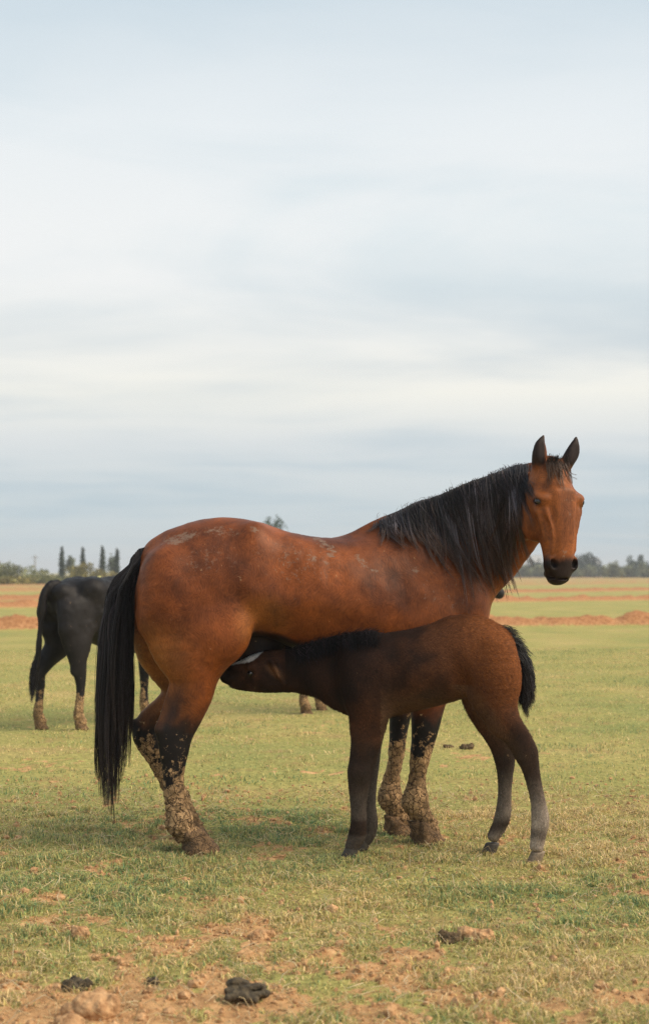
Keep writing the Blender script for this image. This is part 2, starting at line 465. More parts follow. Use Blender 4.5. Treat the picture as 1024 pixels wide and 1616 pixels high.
def hair_mat(name, rough=.38, spec=.5):
    m, t, b = new_mat(name)
    at = N(t, 'ShaderNodeAttribute', attribute_name='col'); t.links.new(at.outputs['Color'], b.inputs['Base Color'])
    b.inputs['Roughness'].default_value = rough; b.inputs['Specular IOR Level'].default_value = spec
    return m
def plain_noise_mat(name, c1, c2, scale=40, rough=.8, bump=.3, dist=.005, spec=.3, detail=6):
    m, t, b = new_mat(name)
    co = N(t, 'ShaderNodeTexCoord'); n = N(t, 'ShaderNodeTexNoise'); n.inputs['Scale'].default_value = scale; n.inputs['Detail'].default_value = detail; n.inputs['Roughness'].default_value = .65
    t.links.new(co.outputs['Object'], n.inputs[0]); r = ramp(t, [(.32, c1), (.68, c2)]); t.links.new(n.outputs[0], r.inputs[0])
    t.links.new(r.outputs[0], b.inputs['Base Color']); b.inputs['Roughness'].default_value = rough; b.inputs['Specular IOR Level'].default_value = spec
    bu = N(t, 'ShaderNodeBump'); bu.inputs['Strength'].default_value = bump; bu.inputs['Distance'].default_value = dist
    t.links.new(n.outputs[0], bu.inputs['Height']); t.links.new(bu.outputs[0], b.inputs['Normal'])
    return m
M_MARE = coat_mat('bay_coat', rough=.50, spec=.20, fur=.36, bump=.28, furscale=(170, 170, 40))
M_FOAL = coat_mat('foal_coat', rough=.75, spec=.18, fur=.45, bump=.5, furscale=(120, 120, 45), bdist=.006)
M_COW = coat_mat('black_coat', rough=.58, spec=.20, fur=.3, bump=.2)
M_HAIR = hair_mat('hair', .45, .4)
M_FUZZ = hair_mat('fuzz', .7, .15)
M_MUDHOOF = coat_mat('muddy_hoof', mudcol=(.27, .165, .085))
M_HOOF = plain_noise_mat('hoof_horn', (.12, .09, .06), (.26, .2, .14), 60, .7)
M_HOOFD = plain_noise_mat('dark_hoof_horn', (.03, .026, .024), (.09, .075, .06), 60, .7)
m_eye, t_, b_ = new_mat('eye_glass'); b_.inputs['Base Color'].default_value = (.008, .006, .006, 1); b_.inputs['Roughness'].default_value = .06; b_.inputs['Specular IOR Level'].default_value = .7
M_EYE = m_eye
M_INNER = plain_noise_mat('dark_skin', (.010, .008, .008), (.03, .022, .02), 80, .6)

# ------------------------------------------------------------------ ground sheet
def soil_mask(x, y):
    """0 turf .. 1 bare soil, on the near field"""
    p = np.stack([x * .9, y * .9, 0 * x], 1)
    a = fbm(p, 4, 5)
    b = fbm(np.stack([x * 8.5, y * 6, 0 * x], 1), 5, 9, .75)
    base = a * .25 + b * .75 - .055 * sstep(4.6, 6.2, y)
    dist = np.hypot(x, y)
    px, py = 512 + x / np.maximum(y, .1) * FPX, 903 + CAMZ * FPX / np.maximum(y, .1)
    near = sstep(5.6, 3.9, y) * .035
    corner = sstep(470, 60, px) * sstep(1470, 1590, py) * .17 * (y > 1)
    patch = .07 * np.exp(-((px - 410) / 110) ** 2 - ((py - 1450) / 45) ** 2) + .05 * np.exp(-((px - 740) / 70) ** 2 - ((py - 1465) / 18) ** 2)
    return sstep(.47, .66, base + near + corner + patch)
BERMS = [(33.0, .30, .26, .25), (57.0, .9, .36, .24), (78.0, 1.6, .7, .22), (118, 2.0, 2.4, .22), (165, 2.0, 6, .15), (260, 1.6, 15, .1)]
def berm(x, y):
    h = np.zeros_like(x); m = np.zeros_like(x)
    for i, (a, b, wd, hh) in enumerate(BERMS):
        wob = (fbm(np.stack([x * .12, 0 * x + i * 7.7, 0 * x], 1), 3, 30 + i) - .5) * wd * 2.2
        d = (y - a - b * x * .6 - wob) / math.hypot(1, b * .6)
        amp = .15 + 1.7 * fbm(np.stack([x * 1.6, y * 1.6, 0 * x + i], 1), 4, 60 + i, .65)
        g = np.exp(-(d / wd) ** 2)
        h = np.maximum(h, g * hh * amp)
        m = np.maximum(m, np.exp(-(d / (wd * 1.7)) ** 4) * np.clip(amp * 1.1, .5, 1) * (1 if i < 3 else .62))
    far = sstep(60, 200, y)
    st = fbm(np.stack([x * .006, y * .035, 0 * x], 1), 3, 90)
    m = np.maximum(m, sstep(150, 330, y) * sstep(.50, .60, st) * .5)
    return h, m
def ground_h(x, y):
    near = sstep(30, 9, y)
    s = soil_mask(x, y)
    h = (fbm(np.stack([x * .5, y * .5, 0 * x], 1), 3, 2) - .5) * .05 * near
    h = h + (fbm(np.stack([x * 6, y * 6, 0 * x], 1), 4, 3, .6) - .5) * (.02 + .05 * s) * near
    return h + berm(x, y)[0]
rows = [-6.0, -3, -1, .5, 1.5, 2.5]
yv = 3.0
while yv < 3.45: rows.append(yv); yv += .05
while yv < 2600:
    rows.append(yv); yv += max(.016, yv * .0042) if yv < 110 else yv * .012
rows = np.array(rows)
nc = 380
cc = np.linspace(-1, 1, nc); cc = np.sign(cc) * (np.abs(cc) * .55 + np.abs(cc) ** 3 * .45)
Xg = cc[None, :] * (3.0 + np.maximum(rows, 0) * .62)[:, None]; Yg = np.repeat(rows[:, None], nc, 1)
xf, yf = Xg.ravel(), Yg.ravel()
zf = ground_h(xf, yf)
soil = np.maximum(soil_mask(xf, yf) * sstep(16, 9, yf), berm(xf, yf)[1])
nr = len(rows)
i = np.arange(nr - 1)[:, None]; j = np.arange(nc - 1)[None, :]
Qg = np.stack([i * nc + j, i * nc + j + 1, (i + 1) * nc + j + 1, (i + 1) * nc + j], -1).reshape(-1, 4)
m, t, b = new_mat('turf_and_soil')
co = N(t, 'ShaderNodeTexCoord'); so_ = N(t, 'ShaderNodeAttribute', attribute_name='soil')
def gn(scale, detail=5, rough=.6, vec=None):
    n = N(t, 'ShaderNodeTexNoise'); n.inputs['Scale'].default_value = scale; n.inputs['Detail'].default_value = detail; n.inputs['Roughness'].default_value = rough
    t.links.new(vec or co.outputs['Object'], n.inputs[0]); return n.outputs[0]
gl = ramp(t, [(.30, (.27, .305, .11)), (.5, (.37, .36, .13)), (.70, (.47, .40, .17))]); t.links.new(gn(.55, 6, .6), gl.inputs[0])
gf = ramp(t, [(.3, (.46, .46, .42)), (.7, (1.40, 1.28, 1.2))]); t.links.new(gn(28, 6, .7), gf.inputs[0])
g1 = mixc(t, 1.0, gl.outputs[0], gf.outputs[0], 'MULTIPLY')
# thin dry spots in the middle distance
sp = ramp(t, [(.54, 0), (.68, 1)]); t.links.new(gn(2.2, 6, .7), sp.inputs[0])
spm = math_n(t, 'MULTIPLY', sp.outputs[0], .6)
g1 = mixc(t, spm.outputs[0], g1, (.33, .20, .095))
sl_ = ramp(t, [(.3, (.22, .11, .05)), (.50, (.52, .30, .14)), (.70, (.74, .47, .24))]); t.links.new(gn(14, 8, .7), sl_.inputs[0])
sadd = math_n(t, 'ADD', so_.outputs['Fac'], math_n(t, 'MULTIPLY', math_n(t, 'SUBTRACT', gn(9, 5, .7), .5).outputs[0], .9).outputs[0])
sr = ramp(t, [(.36, 0), (.62, 1)]); t.links.new(sadd.outputs[0], sr.inputs[0])
bm_ = N(t, 'ShaderNodeAttribute', attribute_name='berm')
slb = mixc(t, bm_.outputs['Fac'], sl_.outputs[0], mixc(t, 1.0, sl_.outputs[0], (.72, .60, .58), 'MULTIPLY'))
gc = mixc(t, sr.outputs[0], g1, slb)
t.links.new(gc, b.inputs['Base Color']); b.inputs['Roughness'].default_value = .95; b.inputs['Specular IOR Level'].default_value = .1
bu = N(t, 'ShaderNodeBump'); bu.inputs['Strength'].default_value = .7; bu.inputs['Distance'].default_value = .02
t.links.new(gn(38, 7, .75), bu.inputs['Height']); t.links.new(bu.outputs[0], b.inputs['Normal'])
g = mesh_obj('ground', np.stack([xf, yf, zf], 1), Qg, m, attrs={'soil': soil, 'berm': berm(xf, yf)[1] * (yf > 20)})
tag(g, kind='structure', label='flat pasture of short yellow green turf with bare soil patches and ploughed strips', cat='ground')

# ------------------------------------------------------------------ grass
M_GRASS = new_mat('grass_blades'); mg, tg, bg_ = M_GRASS
ag = N(tg, 'ShaderNodeAttribute', attribute_name='col'); tg.links.new(ag.outputs['Color'], bg_.inputs['Base Color'])
bg_.inputs['Roughness'].default_value = .6; bg_.inputs['Specular IOR Level'].default_value = .2
trn = N(tg, 'ShaderNodeBsdfTranslucent'); tg.links.new(ag.outputs['Color'], trn.inputs[0])
mxs = N(tg, 'ShaderNodeMixShader'); mxs.inputs[0].default_value = .3
og = tg.nodes['Material Output']; tg.links.new(bg_.outputs[0], mxs.inputs[1]); tg.links.new(trn.outputs[0], mxs.inputs[2]); tg.links.new(mxs.outputs[0], og.inputs[0])
def grass(name, n, y0, y1, hgt, wid, label, seed):
    r = np.random.default_rng(seed)
    # uniform over ground area of the wedge
    y = np.sqrt(r.uniform(y0 ** 2, y1 ** 2, n)); x = r.uniform(-1, 1, n) * (y * .29 + .25)
    s = soil_mask(x, y); tuft = fbm(np.stack([x * 7, y * 7, 0 * x], 1), 3, 21)
    keep = r.uniform(0, 1, n) < (1 - .82 * s) * (.5 + .8 * sstep(.35, .65, tuft))
    keep &= berm(x, y)[1] < .4
    x, y, s, tuft = x[keep], y[keep], s[keep], tuft[keep]; n = len(x)
    z = ground_h(x, y)
    hh = hgt * r.uniform(.3, 1.25, n) * (.55 + .6 * sstep(.4, .7, tuft)) * (1 - .45 * s)
    an = r.uniform(0, 2 * math.pi, n); lean = np.where(r.random(n) < .3, r.uniform(1.2, 2.6, n), r.uniform(.15, 1.1, n))
    d = np.stack([np.cos(an), np.sin(an), 0 * an], 1)
    wa = an + math.pi / 2 + r.normal(0, .5, n); wv = np.stack([np.cos(wa), np.sin(wa), 0 * an], 1) * (wid * r.uniform(.6, 1.3, n))[:, None]
    p0 = np.stack([x, y, z - .006], 1); up = np.array([0, 0, 1.])
    p1 = p0 + up * (hh * .6)[:, None] + d * (hh * lean * .3)[:, None]
    p2 = p0 + up * (hh * np.maximum(.12, 1 - .34 * lean))[:, None] + d * (hh * lean)[:, None]
    V = np.stack([p0 - wv, p0 + wv, p1 - wv * .7, p1 + wv * .7, p2], 1).reshape(-1, 3)
    k = np.arange(n)[:, None] * 5
    Q = k + np.array([[0, 1, 3, 2]]); T = k + np.array([[2, 3, 4]])
    big = fbm(np.stack([x * 1.1, y * 1.1, 0 * x], 1), 4, 40)
    q = np.clip((big - .5) * 1.6 + r.normal(.60, .34, n), 0, 1) + s * .3
    pal = np.array([(.16, .26, .13), (.30, .37, .14), (.50, .48, .18), (.62, .50, .20), (.72, .55, .30)])
    f = np.clip(q, 0, .999) * 4; ii = f.astype(int); fr = (f - ii)[:, None]
    c = pal[ii] * (1 - fr) + pal[ii + 1] * fr
    c *= r.uniform(.5, 1.45, n)[:, None]
    c = np.repeat(c, 5, 0)
    o = mesh_obj(name, V, [Q, T], mg, smooth=False, cols=c)
    tag(o, label, 'grass', kind='stuff'); return o
grass('grass', 300000, 3.3, 7.8, .036, .0024, 'short green and straw coloured turf in front of and under the horses', 1)
grass('grass', 260000, 7.8, 24, .034, .0026, 'short yellow green turf in the middle distance behind the horses', 2)

r = np.random.default_rng(9); n = 9000
y = np.sqrt(r.uniform(3.4 ** 2, 8.5 ** 2, n)); x = r.uniform(-1, 1, n) * (y * .27 + .2); z = ground_h(x, y)
an = r.uniform(0, 6.28, n); ln = r.uniform(.02, .085, n); el = np.abs(r.normal(.15, .35, n)); d = np.stack([np.cos(an) * np.cos(el), np.sin(an) * np.cos(el), np.sin(el)], 1)
p0 = np.stack([x, y, z + .004], 1); bend = r.normal(0, .012, (n, 3)); bend[:, 2] = np.abs(bend[:, 2])
P = np.stack([p0, p0 + d * ln[:, None] * .5 + bend, p0 + d * ln[:, None]], 1)
V, Q = tubes(P, np.tile([.0011, .0011, .0005], (n, 1)) * r.uniform(.6, 1.4, (n, 1)))
cs_ = np.array([(.75, .60, .34), (.62, .46, .24), (.80, .68, .45), (.40, .27, .14)])[r.integers(0, 4, n)] * r.uniform(.7, 1.15, (n, 1))
tag(mesh_obj('straw', V, Q, mg, cols=np.repeat(cs_, 9, 0)), 'loose dry straw stalks lying in the turf', 'straw', kind='stuff')

# ------------------------------------------------------------------ animals: shared builders
def rotm(ax, deg):
    a = math.radians(deg); c, s = math.cos(a), math.sin(a)
    return np.array({'x': [[1, 0, 0], [0, c, -s], [0, s, c]], 'y': [[c, 0, s], [0, 1, 0], [-s, 0, c]], 'z': [[c, -s, 0], [s, c, 0], [0, 0, 1]]}[ax])
def eye_ball(name, c, r, parent):
    import bmesh
    bm = bmesh.new(); bmesh.ops.create_uvsphere(bm, u_segments=20, v_segments=14, radius=r)
    V = np.array([v.co[:] for v in bm.verts]) + np.array(c)
    Q4 = [[v.index for v in f.verts] for f in bm.faces if len(f.verts) == 4]; Q3 = [[v.index for v in f.verts] for f in bm.faces if len(f.verts) == 3]
    bm.free()
    return mesh_obj(name, V, [np.array(Q4), np.array(Q3)], M_EYE, parent)
def pretty_hoof(parent, c, fwd, length, width, height, mat, label=None, lumpy=0., seed=0, top=.62):
    """hoof as rings: wide rounded sole, sloping wall, narrower coronet set back"""
    fwd = np.array(fwd, float); fwd /= np.linalg.norm(fwd); side = np.array([-fwd[1], fwd[0], 0])
    ns, nr_ = 26, 9; V = []
    for k in range(nr_):
        t = k / (nr_ - 1); sc_ = 1 + (top - 1) * t
        for s in range(ns):
            a = 2 * math.pi * s / ns; ca, sa = math.cos(a), math.sin(a)
            rx = length / 2 * (1 if ca > 0 else .82)
            p = np.array(c) + fwd * (ca * rx * sc_ - t * height * .45) + side * (sa * width / 2 * sc_) + np.array([0, 0, t * height + (1 - abs(ca)) * 0])
            V.append(p)
    V.append(np.array(c) + np.array([0, 0, 0.])); V.append(np.array(c) + np.array([0, 0, height * 1.06]) - fwd * height * .45)
    V = np.array(V)
    i = np.arange(nr_ - 1)[:, None]; s = np.arange(ns)[None, :]
    Q = np.stack([i * ns + s, i * ns + (s + 1) % ns, (i + 1) * ns + (s + 1) % ns, (i + 1) * ns + s], -1).reshape(-1, 4)
    T = [[nr_ * ns, (s_ + 1) % ns, s_] for s_ in range(ns)] + [[nr_ * ns + 1, (nr_ - 1) * ns + s_, (nr_ - 1) * ns + (s_ + 1) % ns] for s_ in range(ns)]
    if lumpy:
        n = V - (np.array(c) + np.array([0, 0, height / 2])); n /= np.linalg.norm(n, axis=1, keepdims=True) + 1e-9
        V = V + n * ((fbm(V * 40, 3, seed) - .4) * lumpy)[:, None]
    at = {'mud': np.full(len(V), 1.0), 'dust': np.zeros(len(V))}
    o = mesh_obj('hoof', V, [Q, np.array(T)], mat, parent, cols=np.full((len(V), 3), .02), attrs=at)
    if label: o['label'] = label
    return o

# ================================================================== MARE
FM = Frame(280, 6.74, 680, 6.97)
lo = np.array([-1.25, 6.20, -.05]); hi = np.array([1.28, 7.40, 1.98])
fd = Field(lo, hi, .0068)
L = FM.l
body = FM.H([(292, 834, 990, .20, 0), (330, 824, 1008, .25, 0), (375, 823, 1006, .265, 0), (420, 832, 1004, .27, 0), (470, 841, 1020, .29, 0),
             (530, 846, 1046, .30, 0), (590, 842, 1062, .285, 0), (640, 836, 1068, .24, 0), (690, 840, 1064, .19, 0), (712, 865, 1050, .17, 0)])
fd.chain(body, L, k=.04)
# croup and haunches
fd.chain(FM.H([(262, 846, 960, .12, 0), (300, 830, 960, .17, 0), (350, 820, 960, .19, 0), (400, 827, 960, .17, 0)]), L, k=.05)
def near_thigh(s1, dx, rows_):
    return FM.V([(l + dx, r + dx, y, rb, s) for (l, r, y, rb, s) in rows_])
fd.chain(FM.V([(222, 360, 900, .12, -.12), (214, 385, 940, .135, -.125), (215, 398, 975, .13, -.125), (233, 378, 1017, .12, -.13), (256, 358, 1048, .10, -.14), (271, 345, 1070, .083, -.145),
               (270, 337, 1097, .068, -.15), (262, 323, 1128, .054, -.15), (250, 307, 1156, .046, -.15), (252, 299, 1184, .040, -.15), (257, 293, 1210, .034, -.15),
               (258, 291, 1235, .032, -.15), (260, 296, 1262, .034, -.15), (264, 303, 1290, .040, -.15), (272, 312, 1310, .038, -.15), (290, 328, 1326, .04, -.15)]), L, k=.05)
fd.chain(FM.V([(215, 350, 900, .11, .12), (200, 370, 945, .12, .13), (203, 365, 990, .12, .13), (212, 350, 1022, .11, .14), (228, 335, 1047, .09, .145), (249, 318, 1076, .075, .15),
               (246, 292, 1104, .052, .15), (213, 260, 1138, .040, .15), (209, 256, 1161, .040, .15), (231, 268, 1197, .034, .15), (250, 284, 1232, .032, .15),
               (266, 303, 1262, .036, .15), (272, 308, 1284, .038, .15), (285, 320, 1306, .038, .15)]), L, k=.035)
# stifle, hip and hamstring relief
fd.ell(FM.P(350, 1000, -.19), (.13, .075, .13), k=.07)
fd.ell(FM.P(402, 858, -.15), (.05, .06, .085), k=.10)
fd.ell(FM.P(452, 896, -.40), (.13, .13, .20), k=.10, sub=True)
fd.ell(FM.P(660, 985, -.20), (.16, .05, .13), k=.08)
fd.ell(FM.P(445, 1018, .14), (.12, .06, .06), k=.04)
fd.ell(FM.P(398, 1022, .12), (.15, .09, .105), k=.03)
fd.ell(FM.P(378, 1000, .15), (.16, .10, .13), k=.05)
fd.ell(FM.P(283, 1300, -.15), (.058, .045, .048), k=.03)
fd.ell(FM.P(652, 1262, -.13), (.046, .042, .042), k=.03)
fd.ell(FM.P(613, 1258, .13), (.044, .042, .040), k=.03)
fd.ell(FM.P(262, 930, -.15), (.10, .10, .18), k=.08)
# shoulder blade, triceps line, loin and rib relief
fd.chain(FM.chain([(648, 862, 22, .04, -.13), (690, 925, 26, .05, -.15), (725, 985, 24, .05, -.13)]), L, k=.09)
fd.chain(FM.chain([(418, 900, 8, .03, -.34), (412, 950, 9, .03, -.34), (402, 1000, 8, .03, -.32)]), L, k=.07, sub=True)
fd.chain(FM.chain([(630, 880, 10, .03, -.34), (655, 950, 12, .03, -.34), (640, 1010, 12, .03, -.36)]), L, k=.10, sub=True)
fd.chain(FM.chain([(300, 900, 8, .03, -.345), (285, 960, 8, .03, -.335), (280, 1030, 8, .03, -.30)]), L, k=.07, sub=True)
# hock points
fd.ell(FM.P(211, 1143, .15), (.026, .018, .026), k=.012)
fd.ell(FM.P(257, 1155, -.15), (.026, .02, .036), k=.02)
fd.chain(FM.chain([(256, 1150, 10, .02, -.15), (262, 1178, 9, .018, -.15), (266, 1215, 7, .014, -.15)]), L, k=.02)
fd.chain(FM.chain([(275, 1085, 8, .02, -.15), (262, 1125, 8, .015, -.15), (256, 1150, 9, .018, -.15)]), L, k=.03)
# shoulder, chest and forelegs
fd.chain(FM.V([(640, 745, 880, .07, -.13), (640, 762, 930, .085, -.13), (640, 765, 980, .085, -.12), (640, 745, 1030, .08, -.12), (643, 716, 1078, .068, -.12), (646, 702, 1115, .056, -.125), (648, 694, 1145, .048, -.13),
               (648, 686, 1172, .044, -.13), (646, 680, 1192, .042, -.13), (646, 674, 1212, .034, -.13), (643, 672, 1232, .032, -.13), (639, 674, 1252, .040, -.13), (638, 676, 1270, .042, -.13), (650, 684, 1290, .038, -.13), (658, 692, 1310, .04, -.13)]), L, k=.05)
fd.chain(FM.V([(640, 740, 930, .08, .12), (636, 735, 1010, .08, .12), (622, 690, 1070, .062, .12), (614, 658, 1110, .052, .125), (614, 646, 1140, .046, .13),
               (614, 641, 1168, .042, .13), (612, 638, 1190, .040, .13), (610, 634, 1210, .032, .13), (604, 631, 1230, .032, .13), (600, 632, 1250, .040, .13), (602, 634, 1266, .042, .13), (613, 641, 1282, .036, .13), (618, 648, 1296, .04, .13)]), L, k=.05)
fd.ell(FM.P(727, 965, 0), (.115, .17, .19), k=.09)
fd.ell(FM.P(735, 935, -.08), (.085, .08, .12), k=.06)
# withers and neck
fd.chain(FM.chain([(560, 880, 35, .06, 0), (600, 862, 42, .05, 0), (640, 850, 42, .045, 0), (680, 835, 45, .05, 0)]), L, k=.06)
lat_n = lambda d: L
fd.chain(FM.chain([(650, 905, 92, .17, 0), (695, 885, 97, .145, -.03), (738, 857, 92, .115, -.08), (778, 826, 80, .098, -.15), (812, 800, 66, .088, -.23), (838, 785, 48, .08, -.30)]), np.array([-.25, .97, 0]) / 1.0017, k=.06)
fd.chain(FM.chain([(640, 835, 18, .035, 0), (700, 806, 20, .033, -.03), (760, 780, 21, .03, -.10), (810, 756, 20, .03, -.21), (845, 745, 16, .03, -.29)]), np.array([-.2, .98, 0]), k=.05)
# ---- head, local axes: x to the horse's lateral (viewer right), y out of the face, z up; origin at the poll
HY = 6.56
HO = at_depth(874, 733, HY)
RH = rotm('z', 25) @ rotm('x', -1)          # then local -y points at the camera
RH = RH @ np.diag([1, -1, 1])               # local +y = out of the face
HS = np.array([1.28, 1.04, .92])
def hp(x, y, z): return HO + RH @ (np.array([x, y, z]) * HS)
def hell(c, r, k=.02, sub=False, rot=None):
    R = np.linalg.inv(RH @ np.diag([1, 1, 1]))
    if rot is not None: R = np.linalg.inv(rot) @ R
    fd.ell(hp(*c), np.array(r) * HS, R, k, sub)
def hch(nodes, k=.02, sub=False, lat=(1, 0, 0), **kw):
    fd.chain([(hp(*c), ra * (1.04 if lat[0] else 1.28), rb * (1.28 if lat[0] else 1.04)) for c, ra, rb in nodes], RH @ np.array(lat, float), k=k, sub=sub, **kw)
hch([((0, -.045, -.03), .07, .062), ((0, -.035, -.10), .088, .080), ((0, -.02, -.17), .100, .090), ((0, -.01, -.24), .096, .084), ((0, .004, -.32), .084, .071), ((0, .014, -.40), .070, .060),
     ((0, .018, -.46), .062, .055), ((0, .018, -.51), .056, .054), ((0, .014, -.55), .048, .048)], k=.02)
for sx in (-1, 1):
    hell((sx * .046, -.098, -.225), (.046, .098, .125), k=.03)          # cheek
    hell((sx * .046, -.075, -.315), (.034, .06, .07), k=.03)
    hell((sx * .074, .030, -.172), (.028, .036, .034), k=.05)           # brow
    hell((sx * .078, .028, -.235), (.022, .03, .022), k=.03)
    hch([((sx * .084, .03, -.25), .010, .010), ((sx * .072, .034, -.32), .010, .010), ((sx * .056, .034, -.39), .008, .008)], k=.02)  # facial crest
    hell((sx * .102, .038, -.191), (.016, .021, .0135), k=.006, sub=True)   # eye socket
    hch([((sx * .085, .058, -.182), .005, .004), ((sx * .096, .044, -.176), .006, .005), ((sx * .104, .022, -.184), .005, .004)], k=.010)   # upper lid
    hch([((sx * .086, .056, -.204), .005, .004), ((sx * .099, .038, -.207), .005, .004)], k=.010)
    # nostril: rim and hollow
    hell((sx * .040, .034, -.500), (.024, .032, .042), k=.02)
    hell((sx * .053, .050, -.498), (.011, .020, .034), k=.012)
    hell((sx * .044, .066, -.498), (.0125, .024, .026), k=.005, sub=True, rot=rotm('y', sx * 22))
    hell((sx * .078, .052, -.112), (.018, .024, .026), k=.04, sub=True)
    hell((sx * .064, .090, -.335), (.020, .030, .080), k=.03, sub=True)
    hell((sx * .085, .075, -.235), (.014, .03, .02), k=.03, sub=True)
    hch([((sx * .032, .074, -.15), .008, .008), ((sx * .031, .076, -.26), .008, .008), ((sx * .026, .072, -.38), .007, .007), ((sx * .020, .062, -.47), .006, .006)], k=.015)
    # ear
    er = rotm('y', sx * 8)
    ex = .006
    hch([((sx * .050 + ex, -.040, -.03), .030, .024), ((sx * .062 + ex, -.018, .02), .028, .027), ((sx * .070 + ex + .006, -.006, .06), .022, .029), ((sx * .074 + ex + .010, .0, .10), .015, .021), ((sx * .070 + ex + .020, .004, .145), .005, .005)], k=.02, lat=(1, 0, 0))
    hch([((sx * .064 + ex, .026, .015), .013, .012), ((sx * .071 + ex + .006, .026, .055), .014, .018), ((sx * .074 + ex + .010, .022, .09), .009, .010)], k=.008, sub=True)
for sx in (-1, 1):
    hch([((sx * .070, .058, -.235), .005, .005), ((sx * .056, .070, -.31), .005, .005), ((sx * .050, .068, -.38), .004, .004), ((sx * .050, .058, -.44), .004, .004)], k=.02)
hch([((0, .068, -.14), .02, .045), ((0, .070, -.26), .018, .034), ((0, .066, -.38), .014, .028), ((0, .058, -.48), .012, .024)], k=.025)   # nasal bone
hell((0, .022, -.555), (.038, .038, .026), k=.02)                      # upper lip
hell((-.002, -.002, -.580), (.027, .036, .022), k=.012)                      # lower lip
hch([((-.042, .022, -.566), .0028, .012), ((0, .055, -.574), .003, .010), ((.036, .026, -.568), .0028, .012)], k=.004, sub=True, lat=(0, 1, 0))
hell((0, -.040, -.545), (.028, .03, .03), k=.02)
fd.chain([(hp(0, -.09, -.10), .085, .06), (FM.P(815, 815, -.24), .13, .07)], RH @ np.array([1., 0, 0]), k=.05)
V, Q = fd.mesh(2)
Nn = normals(V, Q)
px, py = to_px(V)
sM = (V - FM.o) @ FM.l; zM = V[:, 2]
hl = (V - HO) @ np.linalg.inv(RH).T / HS
inhead = (np.abs(hl[:, 0]) < .16) & (hl[:, 1] > -.19) & (hl[:, 2] < .2) & (hl[:, 2] > -.68) & (px > 800) & (py < 950)
# --- mud and coat colours
isfront = px > 560
n1_ = fbm(V * 14, 4, 77)
mtop = np.where(isfront, .43, np.where(sM < 0, .35, .43))
mud = sstep(mtop + .14, mtop - .12, zM + (n1_ - .5) * .26)
speck = sstep(mtop + .30, mtop + .02, zM) * .33
mud = np.maximum(mud, speck * (.6 + n1_ * .7))
mud[(py < 1000)] = 0
dust = np.zeros(len(V))
def blob(cx, cy, rx, ry, a, ang=0):
    c, s = math.cos(math.radians(ang)), math.sin(math.radians(ang))
    dx, dy = px - cx, py - cy; u = (dx * c + dy * s) / rx; v = (-dx * s + dy * c) / ry
    return a * np.exp(-(u * u + v * v) ** 1.5)
for bb in [(288, 848, 44, 11, .98, -14), (345, 838, 42, 12, .80, 5), (400, 836, 14, 8, .8, 20), (513, 860, 36, 8, .90, 30), (492, 882, 15, 10, .88, 70), (522, 876, 12, 8, .85, 40), (572, 888, 26, 8, .86, 48), (590, 900, 14, 5, .86, 10), (655, 900, 9, 7, .86, 0), (470, 890, 110, 48, .62, 10), (330, 880, 70, 40, .56, 0), (700, 930, 60, 60, .55, 0), (270, 960, 10, 40, .45, 0), (470, 940, 30, 20, .45, 0), (620, 950, 60, 40, .38, 0)]:
    dust = np.maximum(dust, blob(*bb) * (sM < .1))
hs_ = inhead.astype(float)
for (x_, y_, z_, r_, a_) in [(-.012, .085, -.44, .018, 1.0), (-.012, .085, -.465, .012, 1.0), (.012, .09, -.25, .028, .72), (.01, .08, -.19, .03, .7), (-.040, .07, -.45, .02, .75)]:
    d2 = ((hl - np.array([x_, y_, z_])) ** 2).sum(1); dust = np.maximum(dust, a_ * np.exp(-d2 / r_ ** 2) * hs_)
bay = np.array([.205, .055, .012]); dark = np.array([.010, .008, .008]); ochre = np.array([.29, .11, .026]); deep = np.array([.062, .018, .007])
n2_ = fbm(V * 3.2, 4, 12)
n3_ = fbm(V * np.array([9, 9, 6]), 5, 66, .65); dpl = np.clip(.45 * sstep(.40, .62, n2_) + .32 * sstep(.48, .68, n3_), 0, .9)[:, None]; C = bay[None, :] * (1 - dpl) + deep[None, :] * dpl
och = np.clip(sstep(960, 1040, py) * sstep(330, 220, px) * .8 + sstep(60, 20, np.hypot(px - 415, (py - 985))) * .5, 0, .8) * (px < 470)
C = C * (1 - och[:, None]) + ochre * och[:, None]
topd = sstep(.55, .95, Nn[:, 2]) * .0
blk = np.zeros(len(V))
g_up = np.where(isfront, .62, .60) + (n1_ - .5) * .14
blk = np.maximum(blk, sstep(g_up + .10, g_up - .07, zM) * (py > 1050))
# dark line down the back of the gaskin
blk = np.maximum(blk, .9 * sstep(34, 2, np.abs(px - (286 - (py - 1075) * .30)) + (n1_ - .5) * 22) * sstep(1066, 1125, py) * (px < 345) * (sM < 0))
mz = sstep(-.445, -.500, hl[:, 2] + (n1_ - .5) * .05) * hs_
blk = np.maximum(blk, mz * .97)
cl_ = np.interp(px, [590, 612, 632, 650, 700, 760, 800, 826], [824, 816, 808, 800, 781, 758, 742, 733])
blk = np.maximum(blk, .9 * sstep(34, 12, py - cl_) * (px > 610) * (px < 832) * (~inhead))
blk = np.maximum(blk, hs_ * sstep(-.045, .01, hl[:, 2]) * sstep(.030, .050, np.abs(hl[:, 0])) * .97)
eyed = np.minimum(np.linalg.norm(hl - np.array([-.100, .040, -.191]), axis=1), np.linalg.norm(hl - np.array([.100, .040, -.191]), axis=1))
blk = np.maximum(blk, hs_ * sstep(.028, .014, eyed) * .85)
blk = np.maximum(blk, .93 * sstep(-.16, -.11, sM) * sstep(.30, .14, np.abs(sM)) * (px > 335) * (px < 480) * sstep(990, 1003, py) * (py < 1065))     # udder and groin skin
nost = np.minimum(np.linalg.norm(hl - np.array([-.044, .056, -.498]), axis=1), np.linalg.norm(hl - np.array([.044, .056, -.498]), axis=1))
C = C * (1 - blk[:, None]) + dark * blk[:, None]
